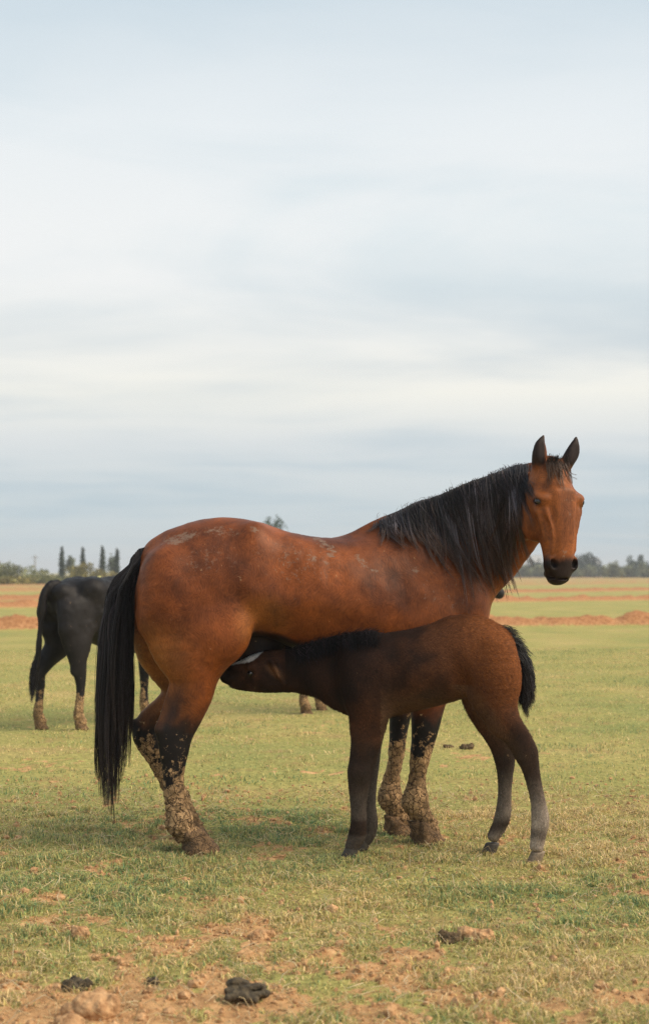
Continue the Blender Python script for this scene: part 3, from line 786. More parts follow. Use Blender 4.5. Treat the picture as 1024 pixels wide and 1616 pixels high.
C[(nost < .024) & inhead] = (.004, .003, .003)
hc = hs_[:, None] * (1 - blk[:, None])
C = C * (1 - hc * .5) + np.array([.27, .088, .022]) * hc * .5
cst = (.38 * hs_ * sstep(.045, .015, np.abs(hl[:, 0])) * sstep(-.10, -.16, hl[:, 2]) * sstep(-.44, -.34, hl[:, 2]))[:, None]; C = C * (1 - cst) + deep * cst
# mud has thickness: cracked plates standing off the leg
mt = sstep(.35, .9, mud) * (py > 1100)
d1, d2 = worley(V * np.array([40, 40, 27]), 4)
lowm = sstep(.20, .06, zM)
V = V + Nn * (mt * (-.004 + (.003 + .007 * lowm) * sstep(0, .35, d2 - d1) + (.014 + .014 * lowm) * (fbm(V * 32, 3, 8) - .3)))[:, None]
mare = empty('horse', (FM.P(480, 1340, 0)[0], FM.P(480, 1340, 0)[1], 0), 'bay mare with black mane and mud caked legs, her head turned to the camera', 'horse')
V = V + Nn * ((fbm(V * 7, 3, 55) - .5) * .014 * sstep(.6, .9, zM) * (~inhead))[:, None]
mare_body = mesh_obj('body', V, Q, M_MARE, mare, cols=C, attrs={'mud': mud, 'dust': dust})
mare_V, mare_Q, mare_N, mare_C, mare_head = V, Q, Nn, C, inhead
mare_bvh = BVHTree.FromPolygons([tuple(v) for v in V.tolist()], Q.tolist())
for sx in (-1, 1): eye_ball('eye', hp(sx * .0905, .036, -.190), .0180, mare)
up_ = FM.u
for (cx, cy, s, ln, wd, ht, sd) in [(316, 1342, -.15, .185, .165, .095, 1), (306, 1332, .15, .16, .14, .085, 2), (675, 1334, -.13, .175, .15, .095, 3), (632, 1307, .13, .16, .14, .085, 4)]:
    P0 = FM.P(cx, cy, s); P0[2] = .0
    pretty_hoof(mare, P0, FM.u, ln, wd, ht, M_MUDHOOF, 'hoof caked in dried brown mud', .05, sd)

# surface helper: point of an animal's near side seen at a photo position
def on_surf(bvh, px_, py_, default_s, frame, off):
    d = ray(px_, py_); dn = Vector(d).normalized()
    hit = bvh.ray_cast(Vector(CAM), dn)
    if hit[0] is None: return None
    return np.array(hit[0]) - np.array(dn) * off
def hang(bvh, roots, tips, n_clump, per, frame, s_fn, m=14, spread=7, tipspread=2.2, rad=.0011, curl=0., lift=.012, seed=3, colr=((.012, .010, .012), (.05, .026, .016)), tipbrown=.8, sag=.35, endjit=14, thin=0):
    r = np.random.default_rng(seed)
    roots = np.array(roots, float); tips = np.array(tips, float); K = len(roots)
    P = []; Cc = []
    for c in range(n_clump):
        t = min(r.uniform(-.0, K - 1.001), K - 1.001)
        if t < thin and r.random() < .62: continue
        i = int(t); f = t - i
        R0 = roots[i] * (1 - f) + roots[i + 1] * f; T0 = tips[i] * (1 - f) + tips[i + 1] * f
        T0 = T0 + (T0 - R0) * r.uniform(-.28, .12) + r.normal(0, endjit, 2) * np.array([.7, .4])
        ph = r.uniform(0, 6.28); wv = r.uniform(.5, 1) * curl
        lf = lift * r.uniform(.3, 1.3)
        base = r.lognormal(-.1, .65)
        depth_last = None
        pts = []
        for k in range(m):
            u = k / (m - 1)
            e = u ** (1 + sag)
            x = R0[0] + (T0[0] - R0[0]) * e + math.sin(ph + u * (4 + 3 * math.sin(ph * 3))) * wv * u ** .6; y = R0[1] + (T0[1] - R0[1]) * (u * .75 + .25 * (1 - (1 - u) ** 2))
            pts.append((x, y))
        gp = []
        for (x, y) in pts:
            q = on_surf(bvh, x, y, 0, frame, lf)
            if q is None:
                q = frame.P(x, y, s_fn(x)) if depth_last is None else at_depth(x, y, depth_last)
            if depth_last is not None and abs(q[1] - depth_last) > .05: q = at_depth(x, y, depth_last + np.clip(q[1] - depth_last, -.03, .03))
            depth_last = q[1]; gp.append(q)
        gp = np.array(gp)
        gp[1:-1] = gp[1:-1] * .5 + (gp[:-2] + gp[2:]) * .25
        for h_ in range(per):
            w0 = r.normal(0, 1, 3) * spread / 340 * np.array([1, .25, .45]); w1 = r.normal(0, 1, 3) * tipspread / 340 * np.array([1, .5, 1])
            u = np.linspace(0, 1, m)[:, None]; ln = r.uniform(.72, 1.0) if r.random() > .1 else r.uniform(.9, 1.12)
            pos = gp.copy()
            if ln < 1:
                idx = np.linspace(0, (m - 1) * ln, m); i0 = np.minimum(idx.astype(int), m - 2); fr = (idx - i0)[:, None]
                pos = gp[i0] * (1 - fr) + gp[i0 + 1] * fr
            pos = pos + w0 * (1 - u) + w1 * np.sqrt(u) + np.array([0, -.004, 0]) * r.uniform(0, 2)
            P.append(pos)
            cc_ = np.array(colr[0]) * base * r.lognormal(0, .45); c2 = np.array(colr[1]) * r.uniform(.5, 1.8)
            if r.random() < .09: cc_ = cc_ * 1.5 + np.array([.022, .010, .006])
            uu = np.clip((np.linspace(0, 1, m)[:, None] - .35) * 1.5, 0, 1) ** 1.5 * tipbrown
            Cc.append(cc_ * (1 - uu) + c2 * uu)
    P = np.array(P); Cc = np.array(Cc)
    R = rad * (1 - np.linspace(0, 1, m) ** 3 * .75)[None, :] * r.uniform(.7, 1.2, len(P))[:, None]
    return P, R, Cc
def strand_obj(name, P, R, Cc, mat, parent, label=None, sides=3):
    V, Q = tubes(P, R, sides)
    o = mesh_obj(name, V, Q, mat, parent, cols=np.repeat(Cc.reshape(-1, 3), sides, 0))
    if label: o['label'] = label
    return o
crest = [(594, 822), (612, 815), (632, 808), (650, 800), (672, 791), (700, 781), (730, 769), (760, 758), (788, 746), (808, 739), (826, 733)]
tipsm = [(608, 846), (626, 858), (652, 862), (692, 880), (726, 900), (744, 912), (772, 932), (788, 930), (800, 915), (806, 885), (812, 850)]
sfn = lambda x: np.interp(x, [590, 700, 760, 810, 845], [0, -.03, -.10, -.21, -.29])
Pm, Rm, Cm = hang(mare_bvh, [(x, y + 3) for x, y in crest], tipsm, 210, 12, FM, sfn, m=16, spread=5, tipspread=1.4, curl=4, seed=5, lift=.020, endjit=24, thin=3, rad=.0014, colr=((.036, .032, .037), (.10, .05, .030)))
P2, R2, C2 = hang(mare_bvh, crest[3:], [(x + 14, y + 50) for x, y in crest[3:]], 120, 16, FM, sfn, m=16, spread=6, curl=1.5, seed=6, lift=.022, tipbrown=.3)
P3, R3, C3 = hang(mare_bvh, [(x + 2, y + 6) for x, y in crest[3:]], [((a[0] * .52 + b_[0] * .48) + 4, a[1] * .52 + b_[1] * .48) for a, b_ in zip(crest[3:], tipsm[3:])], 130, 14, FM, sfn, m=16, spread=7, curl=2, seed=16, lift=.008, tipbrown=.15)
Pf, Rf, Cf = hang(mare_bvh, [(x, y + 1) for x, y in crest], [(x + 9, y - 1) for x, y in crest], 30, 3, FM, sfn, m=16, spread=5, tipspread=5, seed=8, lift=0, rad=.0008, tipbrown=.2)
Pa = np.concatenate([Pm, P2, P3, Pf]); Ra = np.concatenate([Rm, R2, R3, Rf]); Ca = np.concatenate([Cm, C2, C3, Cf])
strand_obj('mane', Pa, Ra, Ca * 1.15, M_HAIR, mare)
r = np.random.default_rng(12); Pq = []; Cq = []
for c in range(34):
    x0 = r.uniform(-.04, .04); x1 = x0 * 1.5 + r.normal(0, .012); z1 = -.05 - r.uniform(0, .085); g_ = []
    for k in range(12):
        u = k / 11; x = x0 + (x1 - x0) * u + .004 * math.sin(u * 6 + c); z = .035 + (z1 - .035) * u
        o_ = hp(x, .35, z); dr_ = Vector(hp(x, -.2, z) - o_).normalized(); h_ = mare_bvh.ray_cast(Vector(o_), dr_)
        g_.append(np.array(h_[0]) - np.array(dr_) * (.007 + .010 * math.sin(u * 3)) if h_[0] is not None and z < .02 else hp(x, .03, z))
    g_ = np.array(g_); g_[1:-1] = g_[1:-1] * .5 + (g_[2:] + g_[:-2]) * .25
    bs = r.uniform(.7, 1.8)
    for h_ in range(6):
        u = np.linspace(0, 1, 12)[:, None]; Pq.append(g_ + r.normal(0, .006, 3) * (1 - u * .75) + r.normal(0, .0015, 3) * u)
        Cq.append(np.array([.013, .011, .011]) * bs * (1 - u ** 1.2) + np.array([.13, .055, .02]) * u ** 1.2)
Pq = np.array(Pq); Cq = np.array(Cq); Rq = .0009 * (1 - np.linspace(0, 1, 12) ** 3 * .7)[None, :] * np.ones((len(Pq), 1))
strand_obj('forelock', Pq, Rq, Cq, M_HAIR, mare)

# tail: strands leave the dock, arc over and fall straight
def tail_strands(frame, dock, left, right, n_clump, per, y_lo, y_hi, seed, rad, thick, m=26, s0=0., colr=(.010, .0085, .010), curl=0.):
    """dock: px polyline of the dock; left/right: x of the edges as a function of y"""
    r = np.random.default_rng(seed); dock = np.array(dock, float); P = []; Cc = []
    for c in range(n_clump):
        q = r.uniform(-1, 1); dpt = r.normal(0, 1)
        t = r.uniform(0, 1) ** .8 * (len(dock) - 1.001); i = int(t); D0 = dock[i] * (1 - (t - i)) + dock[i + 1] * (t - i)
        # clumps near the middle of the tail hang longest
        yend = y_lo + (y_hi - y_lo) * r.uniform(0, 1) ** 1.7 * (1 - .45 * abs(q + .2))
        ph = r.uniform(0, 6.28)
        ys = D0[1] + (yend - D0[1]) * np.linspace(0, 1, m) ** 1.15
        xl = np.interp(ys, left[0], left[1]); xr = np.interp(ys, right[0], right[1])
        xc = (xl + xr) / 2 + q * (xr - xl) / 2 * .97
        bl = sstep(0, 55, ys - D0[1]); xs = D0[0] * (1 - bl) + xc * bl + (np.sin(ph + ys * .017) * 3.2 + np.sin(ph * 2 + ys * .034) * 1.6) * bl * (curl == 0) + np.sin(ph + ys * .02) * 1.2 * bl + np.sin(ph + ys * .09) * curl * bl
        ss = s0 + dpt * thick * (1 - abs(q)) ** .5 * bl
        g = np.array([frame.P(xs[k], ys[k], ss[k]) for k in range(m)])
        base = r.lognormal(-.1, .8)
        for h_ in range(per):
            u = np.linspace(0, 1, m)[:, None]; sp = r.normal(0, 1, 3) * .012 * np.array([1, 1, .15])
            pos = g + sp * (np.sin(u * 2.2) * .9 + .1) * (1 - u * .72) + r.normal(0, 1, 3) * .0025 * u
            if r.random() < .25:
                k_ = r.uniform(.8, .97); idx = np.linspace(0, (m - 1) * k_, m); i0 = np.minimum(idx.astype(int), m - 2); fr = (idx - i0)[:, None]; pos = pos[i0] * (1 - fr) + pos[i0 + 1] * fr
            P.append(pos)
            uu = np.clip(np.linspace(0, 1, m)[:, None] - .55, 0, 1) * .8
            Cc.append(np.array(colr) * base * r.lognormal(0, .4) * (1 - uu) + np.array([.035, .016, .010]) * uu)
    P = np.array(P); R = rad * (1 - np.linspace(0, 1, m) ** 4 * .8)[None, :] * r.uniform(.7, 1.2, len(P))[:, None]
    return P, R, np.array(Cc)
tl = (np.array([860, 880, 900, 940, 1000, 1100, 1200, 1300]), np.array([222, 196, 183, 170, 160, 153, 153, 160]))
tr = (np.array([860, 880, 900, 940, 1000, 1100, 1200, 1300]), np.array([232, 224, 216, 209, 206, 208, 206, 198]))
Pt, Rt, Ct = tail_strands(FM, [(232, 863), (220, 866), (208, 880), (200, 905), (196, 940)], tl, tr, 190, 15, 1130, 1318, 9, .0013, .035, s0=-.02, colr=(.012, .010, .011))
strand_obj('tail', Pt, Rt, Ct, M_HAIR, mare)

# ================================================================== FOAL
FF = Frame(560, 6.56, 780, 6.46)
lo = np.array([-.62, 6.15, -.05]); hi = np.array([1.12, 7.05, 1.16])
fd = Field(lo, hi, .0055); L = FF.l
fd.chain(FF.H([(772, 986, 1070, .10, 0), (745, 976, 1092, .13, 0), (710, 978, 1106, .14, 0), (665, 990, 1118, .15, 0), (620, 998, 1128, .14, 0), (588, 1000, 1136, .115, 0), (566, 1006, 1134, .10, 0)]), L, k=.04)
fd.chain(FF.H([(785, 990, 1045, .07, 0), (750, 972, 1050, .09, 0), (715, 974, 1050, .08, 0)]), L, k=.04)
fd.chain(FF.V([(742, 812, 1025, .07, -.06), (735, 820, 1055, .085, -.065), (733, 820, 1083, .08, -.07), (749, 818, 1114, .062, -.075), (772, 826, 1142, .046, -.08), (793, 841, 1166, .038, -.08), (808, 850, 1188, .033, -.08),
               (822, 851, 1212, .027, -.08), (831, 855, 1240, .023, -.08), (837, 861, 1268, .022, -.08), (838, 866, 1294, .026, -.08), (837, 862, 1314, .023, -.08), (835, 857, 1337, .022, -.08)]), L, k=.03)
fd.chain(FF.V([(730, 800, 1040, .07, .06), (724, 792, 1080, .07, .07), (730, 788, 1108, .055, .08), (746, 798, 1137, .042, .085), (768, 811, 1170, .035, .09), (780, 812, 1200, .031, .09),
               (785, 808, 1230, .024, .09), (785, 806, 1258, .022, .09), (781, 806, 1284, .025, .09), (775, 800, 1303, .023, .09), (767, 789, 1320, .024, .09)]), L, k=.03)
fd.chain(FF.V([(556, 625, 1050, .05, -.055), (552, 622, 1095, .055, -.06), (551, 611, 1135, .05, -.065), (553, 601, 1172, .042, -.07), (551, 594, 1198, .036, -.07), (548, 588, 1222, .036, -.07), (550, 581, 1248, .027, -.07),
               (553, 578, 1275, .023, -.07), (553, 579, 1300, .026, -.07), (549, 578, 1318, .026, -.07), (543, 566, 1337, .024, -.07)]), L, k=.03)
fd.chain(FF.V([(565, 620, 1080, .05, .06), (560, 612, 1130, .045, .07), (562, 602, 1175, .038, .08), (565, 598, 1210, .034, .08), (570, 594, 1240, .025, .08), (573, 593, 1270, .022, .08), (571, 596, 1300, .026, .08),
               (566, 592, 1318, .023, .08), (562, 582, 1332, .024, .08)]), L, k=.03)
fd.ell(FF.P(580, 1080, -.05), (.10, .07, .15), k=.06)
fd.chain(FF.chain([(622, 1030, 7, .03, -.185), (620, 1080, 8, .03, -.18), (618, 1125, 8, .03, -.14)]), L, k=.06, sub=True)
fd.chain(FF.chain([(706, 1020, 7, .03, -.19), (718, 1055, 8, .03, -.18), (730, 1086, 6, .03, -.13)]), L, k=.06, sub=True)
fd.ell(FF.P(790, 1140, -.09), (.045, .03, .06), k=.04)
fd.ell(FF.P(568, 1218, -.075), (.048, .036, .045), k=.02)
# neck and head
fd.chain(FF.H([(588, 1000, 1120, .075, .0), (550, 1002, 1126, .07, .03), (512, 1010, 1105, .06, .07), (480, 1018, 1096, .055, .12), (456, 1026, 1092, .053, .16)]), L, k=.045)
def fh(x, y, s=.0): return FF.P(x, y, s)
fd.chain(FF.H([(452, 1026, 1092, .055, .17), (430, 1026, 1093, .062, .18), (408, 1031, 1093, .06, .19), (388, 1040, 1091, .047, .20), (370, 1047, 1087, .038, .21), (359, 1052, 1080, .036, .215)]), L, k=.02)
for sg in (-1, 1):
    c0 = .19
    fd.ell(fh(424, 1074, c0 + sg * .042), (.040, .026, .044), k=.012)      # cheek
    fd.ell(fh(400, 1052, c0 + sg * .045), (.03, .018, .012), k=.015)      # brow
    fd.ell(fh(396, 1062, c0 + sg * .062), (.014, .012, .011), k=.006, sub=True)
    fd.ell(fh(358, 1064, .212 + sg * .03), (.009, .008, .011), k=.006, sub=True)
fd.chain([(fh(428, 1045, .13), .016, .014), (fh(434, 1054, .105), .022, .012), (fh(440, 1066, .10), .019, .010), (fh(446, 1078, .11), .005, .005)], np.array([1., 0, 0]), k=.012)
fd.chain([(fh(448, 1030, .24), .018, .012), (fh(458, 1020, .25), .018, .012), (fh(470, 1012, .26), .012, .010), (fh(476, 1009, .26), .004, .004)], L, k=.012)
fd.chain([(fh(346, 1075, .21), .003, .05), (fh(362, 1082, .21), .003, .05)], L, k=.004, sub=True)
V, Q = fd.mesh(2); Nn = normals(V, Q); px, py = to_px(V); sF = (V - FF.o) @ FF.l; zF = V[:, 2]
nz = fbm(V * 8, 4, 3)
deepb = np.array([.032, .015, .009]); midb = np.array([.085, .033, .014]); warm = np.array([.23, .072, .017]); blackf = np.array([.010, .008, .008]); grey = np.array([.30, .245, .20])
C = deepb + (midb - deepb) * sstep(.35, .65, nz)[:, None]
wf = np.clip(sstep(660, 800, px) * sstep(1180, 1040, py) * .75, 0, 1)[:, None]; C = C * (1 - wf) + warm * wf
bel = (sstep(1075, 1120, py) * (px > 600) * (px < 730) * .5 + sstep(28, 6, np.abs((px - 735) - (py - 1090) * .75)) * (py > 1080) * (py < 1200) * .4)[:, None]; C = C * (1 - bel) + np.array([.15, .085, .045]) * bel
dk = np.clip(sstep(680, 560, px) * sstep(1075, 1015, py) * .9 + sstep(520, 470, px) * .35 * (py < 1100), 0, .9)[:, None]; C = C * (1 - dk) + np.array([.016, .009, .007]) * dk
lb = sstep(.60, .42, zF + (nz - .5) * .1)[:, None] * .8; C = C * (1 - lb) + np.array([.030, .021, .016]) * lb
gr = sstep(.42, .14, zF + (nz - .5) * .12) * np.where(px > 820, .85, np.where(px > 700, .6, .2)); fet = sstep(.05, .0, np.abs(zF - .13 + (nz - .5) * .06)) * .5; gr = np.clip(gr - fet, 0, 1)[:, None]
C = C * (1 - gr) + grey * np.where(px > 820, 1.5, 1.0)[:, None] * gr
hd_ = ((px < 450) & (py < 1100))[:, None] * (.6 * sstep(.35, .65, nz) + .1)[:, None]; C = C * (1 - hd_) + np.array([.12, .050, .026]) * hd_
dkn = (sstep(580, 540, px) * sstep(440, 470, px) * (py < 1140) * .6)[:, None]; C = C * (1 - dkn) + np.array([.016, .009, .007]) * dkn
chst = (np.exp(-(((px - 575) / 40) ** 2 + ((py - 1060) / 50) ** 2)) * .5)[:, None]; C = C * (1 - chst) + np.array([.018, .010, .008]) * chst
fl_ = ((sF > .015) & (px < 640) & (px > 540) & (py > 1180))[:, None] * .7; C = C * (1 - fl_) + np.array([.085, .070, .058]) * fl_  # far foreleg coloured paler, standing in for the lit edge between the legs
mzf = (sstep(372, 352, px) * (py < 1100) * .9)[:, None]; C = C * (1 - mzf) + np.array([.014, .010, .009]) * mzf
# white blaze along the front of the face
dxs = np.interp(px, [358, 375, 392, 413], [1049, 1044, 1038, 1027])
blw = np.interp(px, [358, 372, 384, 394, 406, 414], [3, 4, 7, 10, 8, 3]); blz = (px > 357) * (px < 415) * sstep(1.0, .7, (py - dxs) / blw + (fbm(V * 60, 2, 5) - .5) * .3) * (sF < .30)
C = C * (1 - blz[:, None]) + np.array([.88, .87, .86]) * blz[:, None]
ear_ = np.linalg.norm(V - fh(434, 1062, .10), axis=1); ea = ((px - 434) * .80 + (py - 1060) * .6, -(px - 434) * .6 + (py - 1060) * .80); ew = np.exp(-((ea[0] / 16) ** 2 + (ea[1] / 7) ** 2) ** 1.5)[:, None] * (sF < .16)[:, None]; eo = np.exp(-((ea[0] / 22) ** 2 + ((ea[1]) / 12) ** 2) ** 2)[:, None] * (sF < .16)[:, None] * .7; C = C * (1 - eo) + np.array([.012, .009, .008]) * eo; C = C * (1 - ew) + np.array([.20, .095, .045]) * ew
foal = empty('foal', (FF.P(690, 1340, 0)[0], FF.P(690, 1340, 0)[1], 0), 'dark brown foal with a white blaze suckling under the bay mare', 'foal')
zero = np.zeros(len(V))
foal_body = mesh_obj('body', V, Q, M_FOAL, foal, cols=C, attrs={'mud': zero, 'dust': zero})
foal_bvh = BVHTree.FromPolygons([tuple(v) for v in V.tolist()], Q.tolist())
eye_ball('eye', fh(395, 1063, .19 - .047), .0155, foal); eye_ball('eye', fh(395, 1063, .19 + .047), .0155, foal)
for (cx, cy, s, mat_, ang) in [(843, 1348, -.08, M_HOOF, 200), (771, 1338, .09, M_HOOFD, 190), (551, 1357, -.07, M_HOOFD, 190), (569, 1340, .08, M_HOOFD, 185)]:
    P0 = FF.P(cx, cy, s); P0[2] = 0
    pretty_hoof(foal, P0, (math.cos(math.radians(ang)), math.sin(math.radians(ang)), 0), .076, .060, .046, mat_, top=.92)
# fuzzy coat: short hairs laid along the body
def fuzz(V, Q, Nn, C, n, length, wid, seed, parent, zdir, rise=(.32, .42)):
    r = np.random.default_rng(seed)
    fi = r.integers(0, len(Q), n); a = r.uniform(0, 1, (n, 1)); b_ = r.uniform(0, 1, (n, 1))
    q = Q[fi]; P0 = (V[q[:, 0]] * (1 - a) + V[q[:, 1]] * a) * (1 - b_) + (V[q[:, 3]] * (1 - a) + V[q[:, 2]] * a) * b_
    nn = Nn[q[:, 0]]; cc_ = C[q[:, 0]] * r.lognormal(-.02, .28, (n, 1))
    flow = zdir(P0) + r.normal(0, .25, (n, 3)); flow -= nn * (flow * nn).sum(1, keepdims=True); flow /= np.linalg.norm(flow, axis=1, keepdims=True) + 1e-9
    ln = length(P0) * r.uniform(.5, 1.2, n)
    side = np.cross(flow, nn) * (wid * r.uniform(.6, 1.3, (n, 1)))
    p1 = P0 + flow * (ln * .55)[:, None] + nn * (ln * rise[0])[:, None]; p2 = P0 + flow * ln[:, None] * .95 + nn * (ln * rise[1])[:, None]
    P0 = P0 - nn * .001
    VV = np.stack([P0 - side, P0 + side, p1 - side * .7, p1 + side * .7, p2], 1).reshape(-1, 3); k = np.arange(n)[:, None] * 5
    o = mesh_obj('coat_hair', VV, [k + np.array([[0, 1, 3, 2]]), k + np.array([[2, 3, 4]])], M_FUZZ, parent, cols=np.repeat(cc_, 5, 0)); o['kind'] = 'stuff'
    nrm = np.repeat(nn, 5, 0); o.data.normals_split_custom_set_from_vertices(nrm.tolist()); return o
def foal_flow(P): 
    p_, y_ = to_px(P); f = np.tile(np.array([1., 0, -.55]), (len(P), 1)); leg = (P[:, 2] < .62); f[leg] = (.15, 0, -1); return f
fuzz(V, Q, Nn, C, 150000, lambda P: np.where(P[:, 2] < .55, .006, .013) * np.where(to_px(P)[0] < 470, .5, 1), .0014, 4, foal, foal_flow)
# foal mane and tail
cf = [(590, 996), (570, 998), (540, 1002), (510, 1010), (485, 1018), (468, 1022)]
sf2 = lambda x: np.interp(x, [440, 456, 512, 588], [.18, .16, .07, 0])
Pa, Ra, Ca = hang(foal_bvh, [(x, y + 4) for x, y in cf], [(x + 4, y + 26) for x, y in cf], 110, 12, FF, sf2, m=8, spread=7, tipspread=5, seed=31, lift=.008, rad=.0011, tipbrown=.0, endjit=5)
Pb, Rb, Cb = hang(foal_bvh, [(x, y + 5) for x, y in cf], [(x + 14, y + 1) for x, y in cf], 90, 10, FF, sf2, m=8, spread=6, tipspread=5, seed=32, lift=.0, rad=.0010, tipbrown=.0, endjit=4)
strand_obj('mane', np.concatenate([Pa, Pb]), np.concatenate([Ra, Rb]), np.concatenate([Ca, Cb]) * .6, M_FUZZ, foal)
ftl = (np.array([985, 1000, 1020, 1050, 1080, 1110, 1135]), np.array([786, 800, 812, 820, 820, 818, 822]))
ftr = (np.array([985, 1000, 1020, 1050, 1080, 1110, 1135]), np.array([800, 818, 830, 838, 840, 842, 842]))
Pt, Rt, Ct = tail_strands(FF, [(786, 988), (798, 995), (808, 1008), (814, 1022), (818, 1040), (820, 1060)], ftl, ftr, 150, 14, 1090, 1136, 33, .0010, .02, m=18, s0=0, curl=1.8)
strand_obj('tail', Pt, Rt, Ct, M_HAIR, foal)
# dock of the foal tail carries outward tufts
r = np.random.default_rng(5); Pd = []; Cd = []
dk_ = np.array([(786, 988), (800, 996), (812, 1008), (822, 1024), (830, 1046), (834, 1070), (834, 1096)], float)
for k in range(1500):
    t = r.uniform(0, 5.99); i = int(t); D0 = dk_[i] * (1 - t + i) + dk_[i + 1] * (t - i); dd = dk_[i + 1] - dk_[i]; dd /= np.linalg.norm(dd); nv = np.array([dd[1], -dd[0]])
    D0 = D0 + nv * r.uniform(-14, 2); e = D0 + dd * r.uniform(12, 26) + nv * r.uniform(-3, 11); s = r.normal(0, .015)
    mid = (D0 + e) / 2 + nv * 2
    Pd.append([FF.P(*D0, s), FF.P(*((D0 + mid) / 2), s), FF.P(*mid, s), FF.P(*((e + mid) / 2), s), FF.P(*e, s)]); Cd.append(np.tile(np.array([.011, .010, .011]) * r.uniform(.6, 2.2), (5, 1)))
strand_obj('tail_tuft', np.array(Pd), .0009 * np.tile([1, 1, 1, .8, .3], (1500, 1)), np.array(Cd), M_HAIR, foal)

# ================================================================== COWS (built once in local axes: x forward, y left)
def build_cow():
    fd = Field((-.95, -.42, -.03), (1.35, .42, 1.45), .0085); Lc = np.array([0, 1., 0])
    ch = lambda nodes, k=.05, lat=Lc: fd.chain([(np.array(c, float), ra, rb) for c, ra, rb in nodes], lat, k=k)
    ch([((-.50, 0, 1.04), .185, .14), ((-.36, 0, 1.02), .23, .20), ((-.1, 0, .95), .30, .26), ((.2, 0, .92), .33, .27), ((.45, 0, .94), .31, .22), ((.62, 0, .97), .25, .16)])
    for sy in (-1, 1):
        fd.ell((-.36, sy * .165, 1.15), (.09, .06, .06), k=.14)
        fd.ell((-.62, sy * .07, 1.12), (.06, .045, .045), k=.12)
        hx = -.70 if sy > 0 else -.50
        ch([((-.50, sy * .12, 1.0), .16, .08), ((-.50, sy * .13, .85), .17, .085), ((-.49, sy * .135, .70), .135, .075), (((-.52 + hx) / 2 + .02, sy * .14, .57), .085, .055), ((hx + .03, sy * .14, .46), .062, .04),
            ((hx + .04, sy * .14, .36), .042, .032), ((hx + .03, sy * .14, .22), .033, .028), ((hx + .02, sy * .14, .12), .040, .036), ((hx + .05, sy * .14, .06), .042, .04)], k=.05)
        fd.ell((hx - .035, sy * .14, .48), (.025, .02, .035), k=.03)
        fx = .40 if sy > 0 else .48
        ch([((.50, sy * .14, .95), .15, .07), ((.47, sy * .14, .78), .12, .06), ((fx + .01, sy * .13, .58), .075, .05), ((fx, sy * .13, .42), .052, .042), ((fx, sy * .13, .28), .034, .03), ((fx, sy * .13, .13), .042, .036), ((fx + .03, sy * .13, .06), .042, .04)], k=.05)
    ch([((.52, 0, 1.02), .24, .13), ((.75, 0, 1.09), .18, .10), ((.93, 0, 1.15), .13, .08)], k=.06)                                 # neck
    ch([((.95, 0, 1.22), .10, .085), ((1.04, 0, 1.17), .095, .085), ((1.13, 0, 1.10), .075, .062), ((1.21, 0, 1.05), .06, .055), ((1.25, 0, 1.03), .05, .052)], k=.03)   # head
    for sy in (-1, 1):
        ch([((.95, sy * .08, 1.22), .025, .015), ((.93, sy * .15, 1.21), .045, .014), ((.92, sy * .21, 1.19), .02, .010)], k=.02, lat=np.array([1., 0, 0]))
    ch([((-.60, 0, 1.20), .03, .04), ((-.685, .0, 1.17), .035, .04), ((-.73, .02, 1.05), .036, .036), ((-.735, .04, .85), .030, .030), ((-.74, .05, .66), .026, .026), ((-.75, .055, .5), .016, .016)], k=.02)
    V, Q = fd.mesh(2); Nn = normals(V, Q); n_ = fbm(V * 12, 4, 5); V = V + Nn * ((fbm(V * 6, 3, 9) - .5) * .045 * sstep(.50, .85, V[:, 2]))[:, None]
    mud = sstep(.38, .14, V[:, 2] + (n_ - .5) * .45) * np.where(V[:, 0] > 0, .8, .95)
    C = np.array([.011, .0095, .010]) * (.4 + 1.8 * fbm(V * 5, 3, 8))[:, None]
    mt = sstep(.35, .9, mud); d1, d2 = worley(V * 34, 4); V = V + Nn * (mt * .006 * sstep(0, .3, d2 - d1))[:, None]
    root = empty('cow', (0, 0, 0))
    mesh_obj('body', V, Q, M_COW, root, cols=C, attrs={'mud': mud, 'dust': np.zeros(len(V))})
    for sy, xx in ((1, -.645), (-1, -.445), (1, .435), (-1, .515)):
        y_ = sy * (.14 if xx < 0 else .13)
        pretty_hoof(root, (xx, y_, 0), (1, 0, 0), .13, .10, .07, M_MUDHOOF, 'hoof caked in dried mud', .02, int(10 * xx) + 20)
    r = np.random.default_rng(3); P = []; Cc = []
    for k in range(420):
        z0 = r.uniform(.5, .68); ze = r.uniform(.24, .42) if r.random() < .8 else r.uniform(.2, .3); u = np.linspace(0, 1, 12)
        x = -.745 + r.normal(0, .012) * np.sin(u * 3) - .04 * u + r.normal(0, .01) * u; y = .05 + r.normal(0, .012) * np.sin(u * 2.6) + .03 * np.sin(u * 2.4) + r.normal(0, .008) * u
        P.append(np.stack([x, y, z0 + (ze - z0) * u], 1)); Cc.append(np.tile(np.array([.012, .01, .011]) * r.uniform(.6, 1.6), (12, 1)))
    P = np.array(P); strand_obj('tail_switch', P, .0013 * (1 - np.linspace(0, 1, 12) ** 3 * .8)[None, :] * np.ones((420, 1)), np.array(Cc), M_HAIR, root)
    for sy in (-1, 1): eye_ball('eye', (1.07, sy * .072, 1.19), .018, root)
    return root
cow = build_cow()
tag(cow, 'black cow with muddy lower legs walking away at far left, its rump towards the camera', 'cow', 'black cattle behind the horses')
cow2 = cow.copy(); COL.objects.link(cow2)
for c_ in list(cow.children):
    d_ = c_.copy(); COL.objects.link(d_); d_.parent = cow2
tag(cow2, 'dark cow almost hidden behind the bay mare, only muddy hooves and dark muzzle showing', 'cow', 'black cattle behind the horses')
cow.location = (-1.755, 12.08, 0); cow.rotation_euler = (0, 0, math.radians(45))
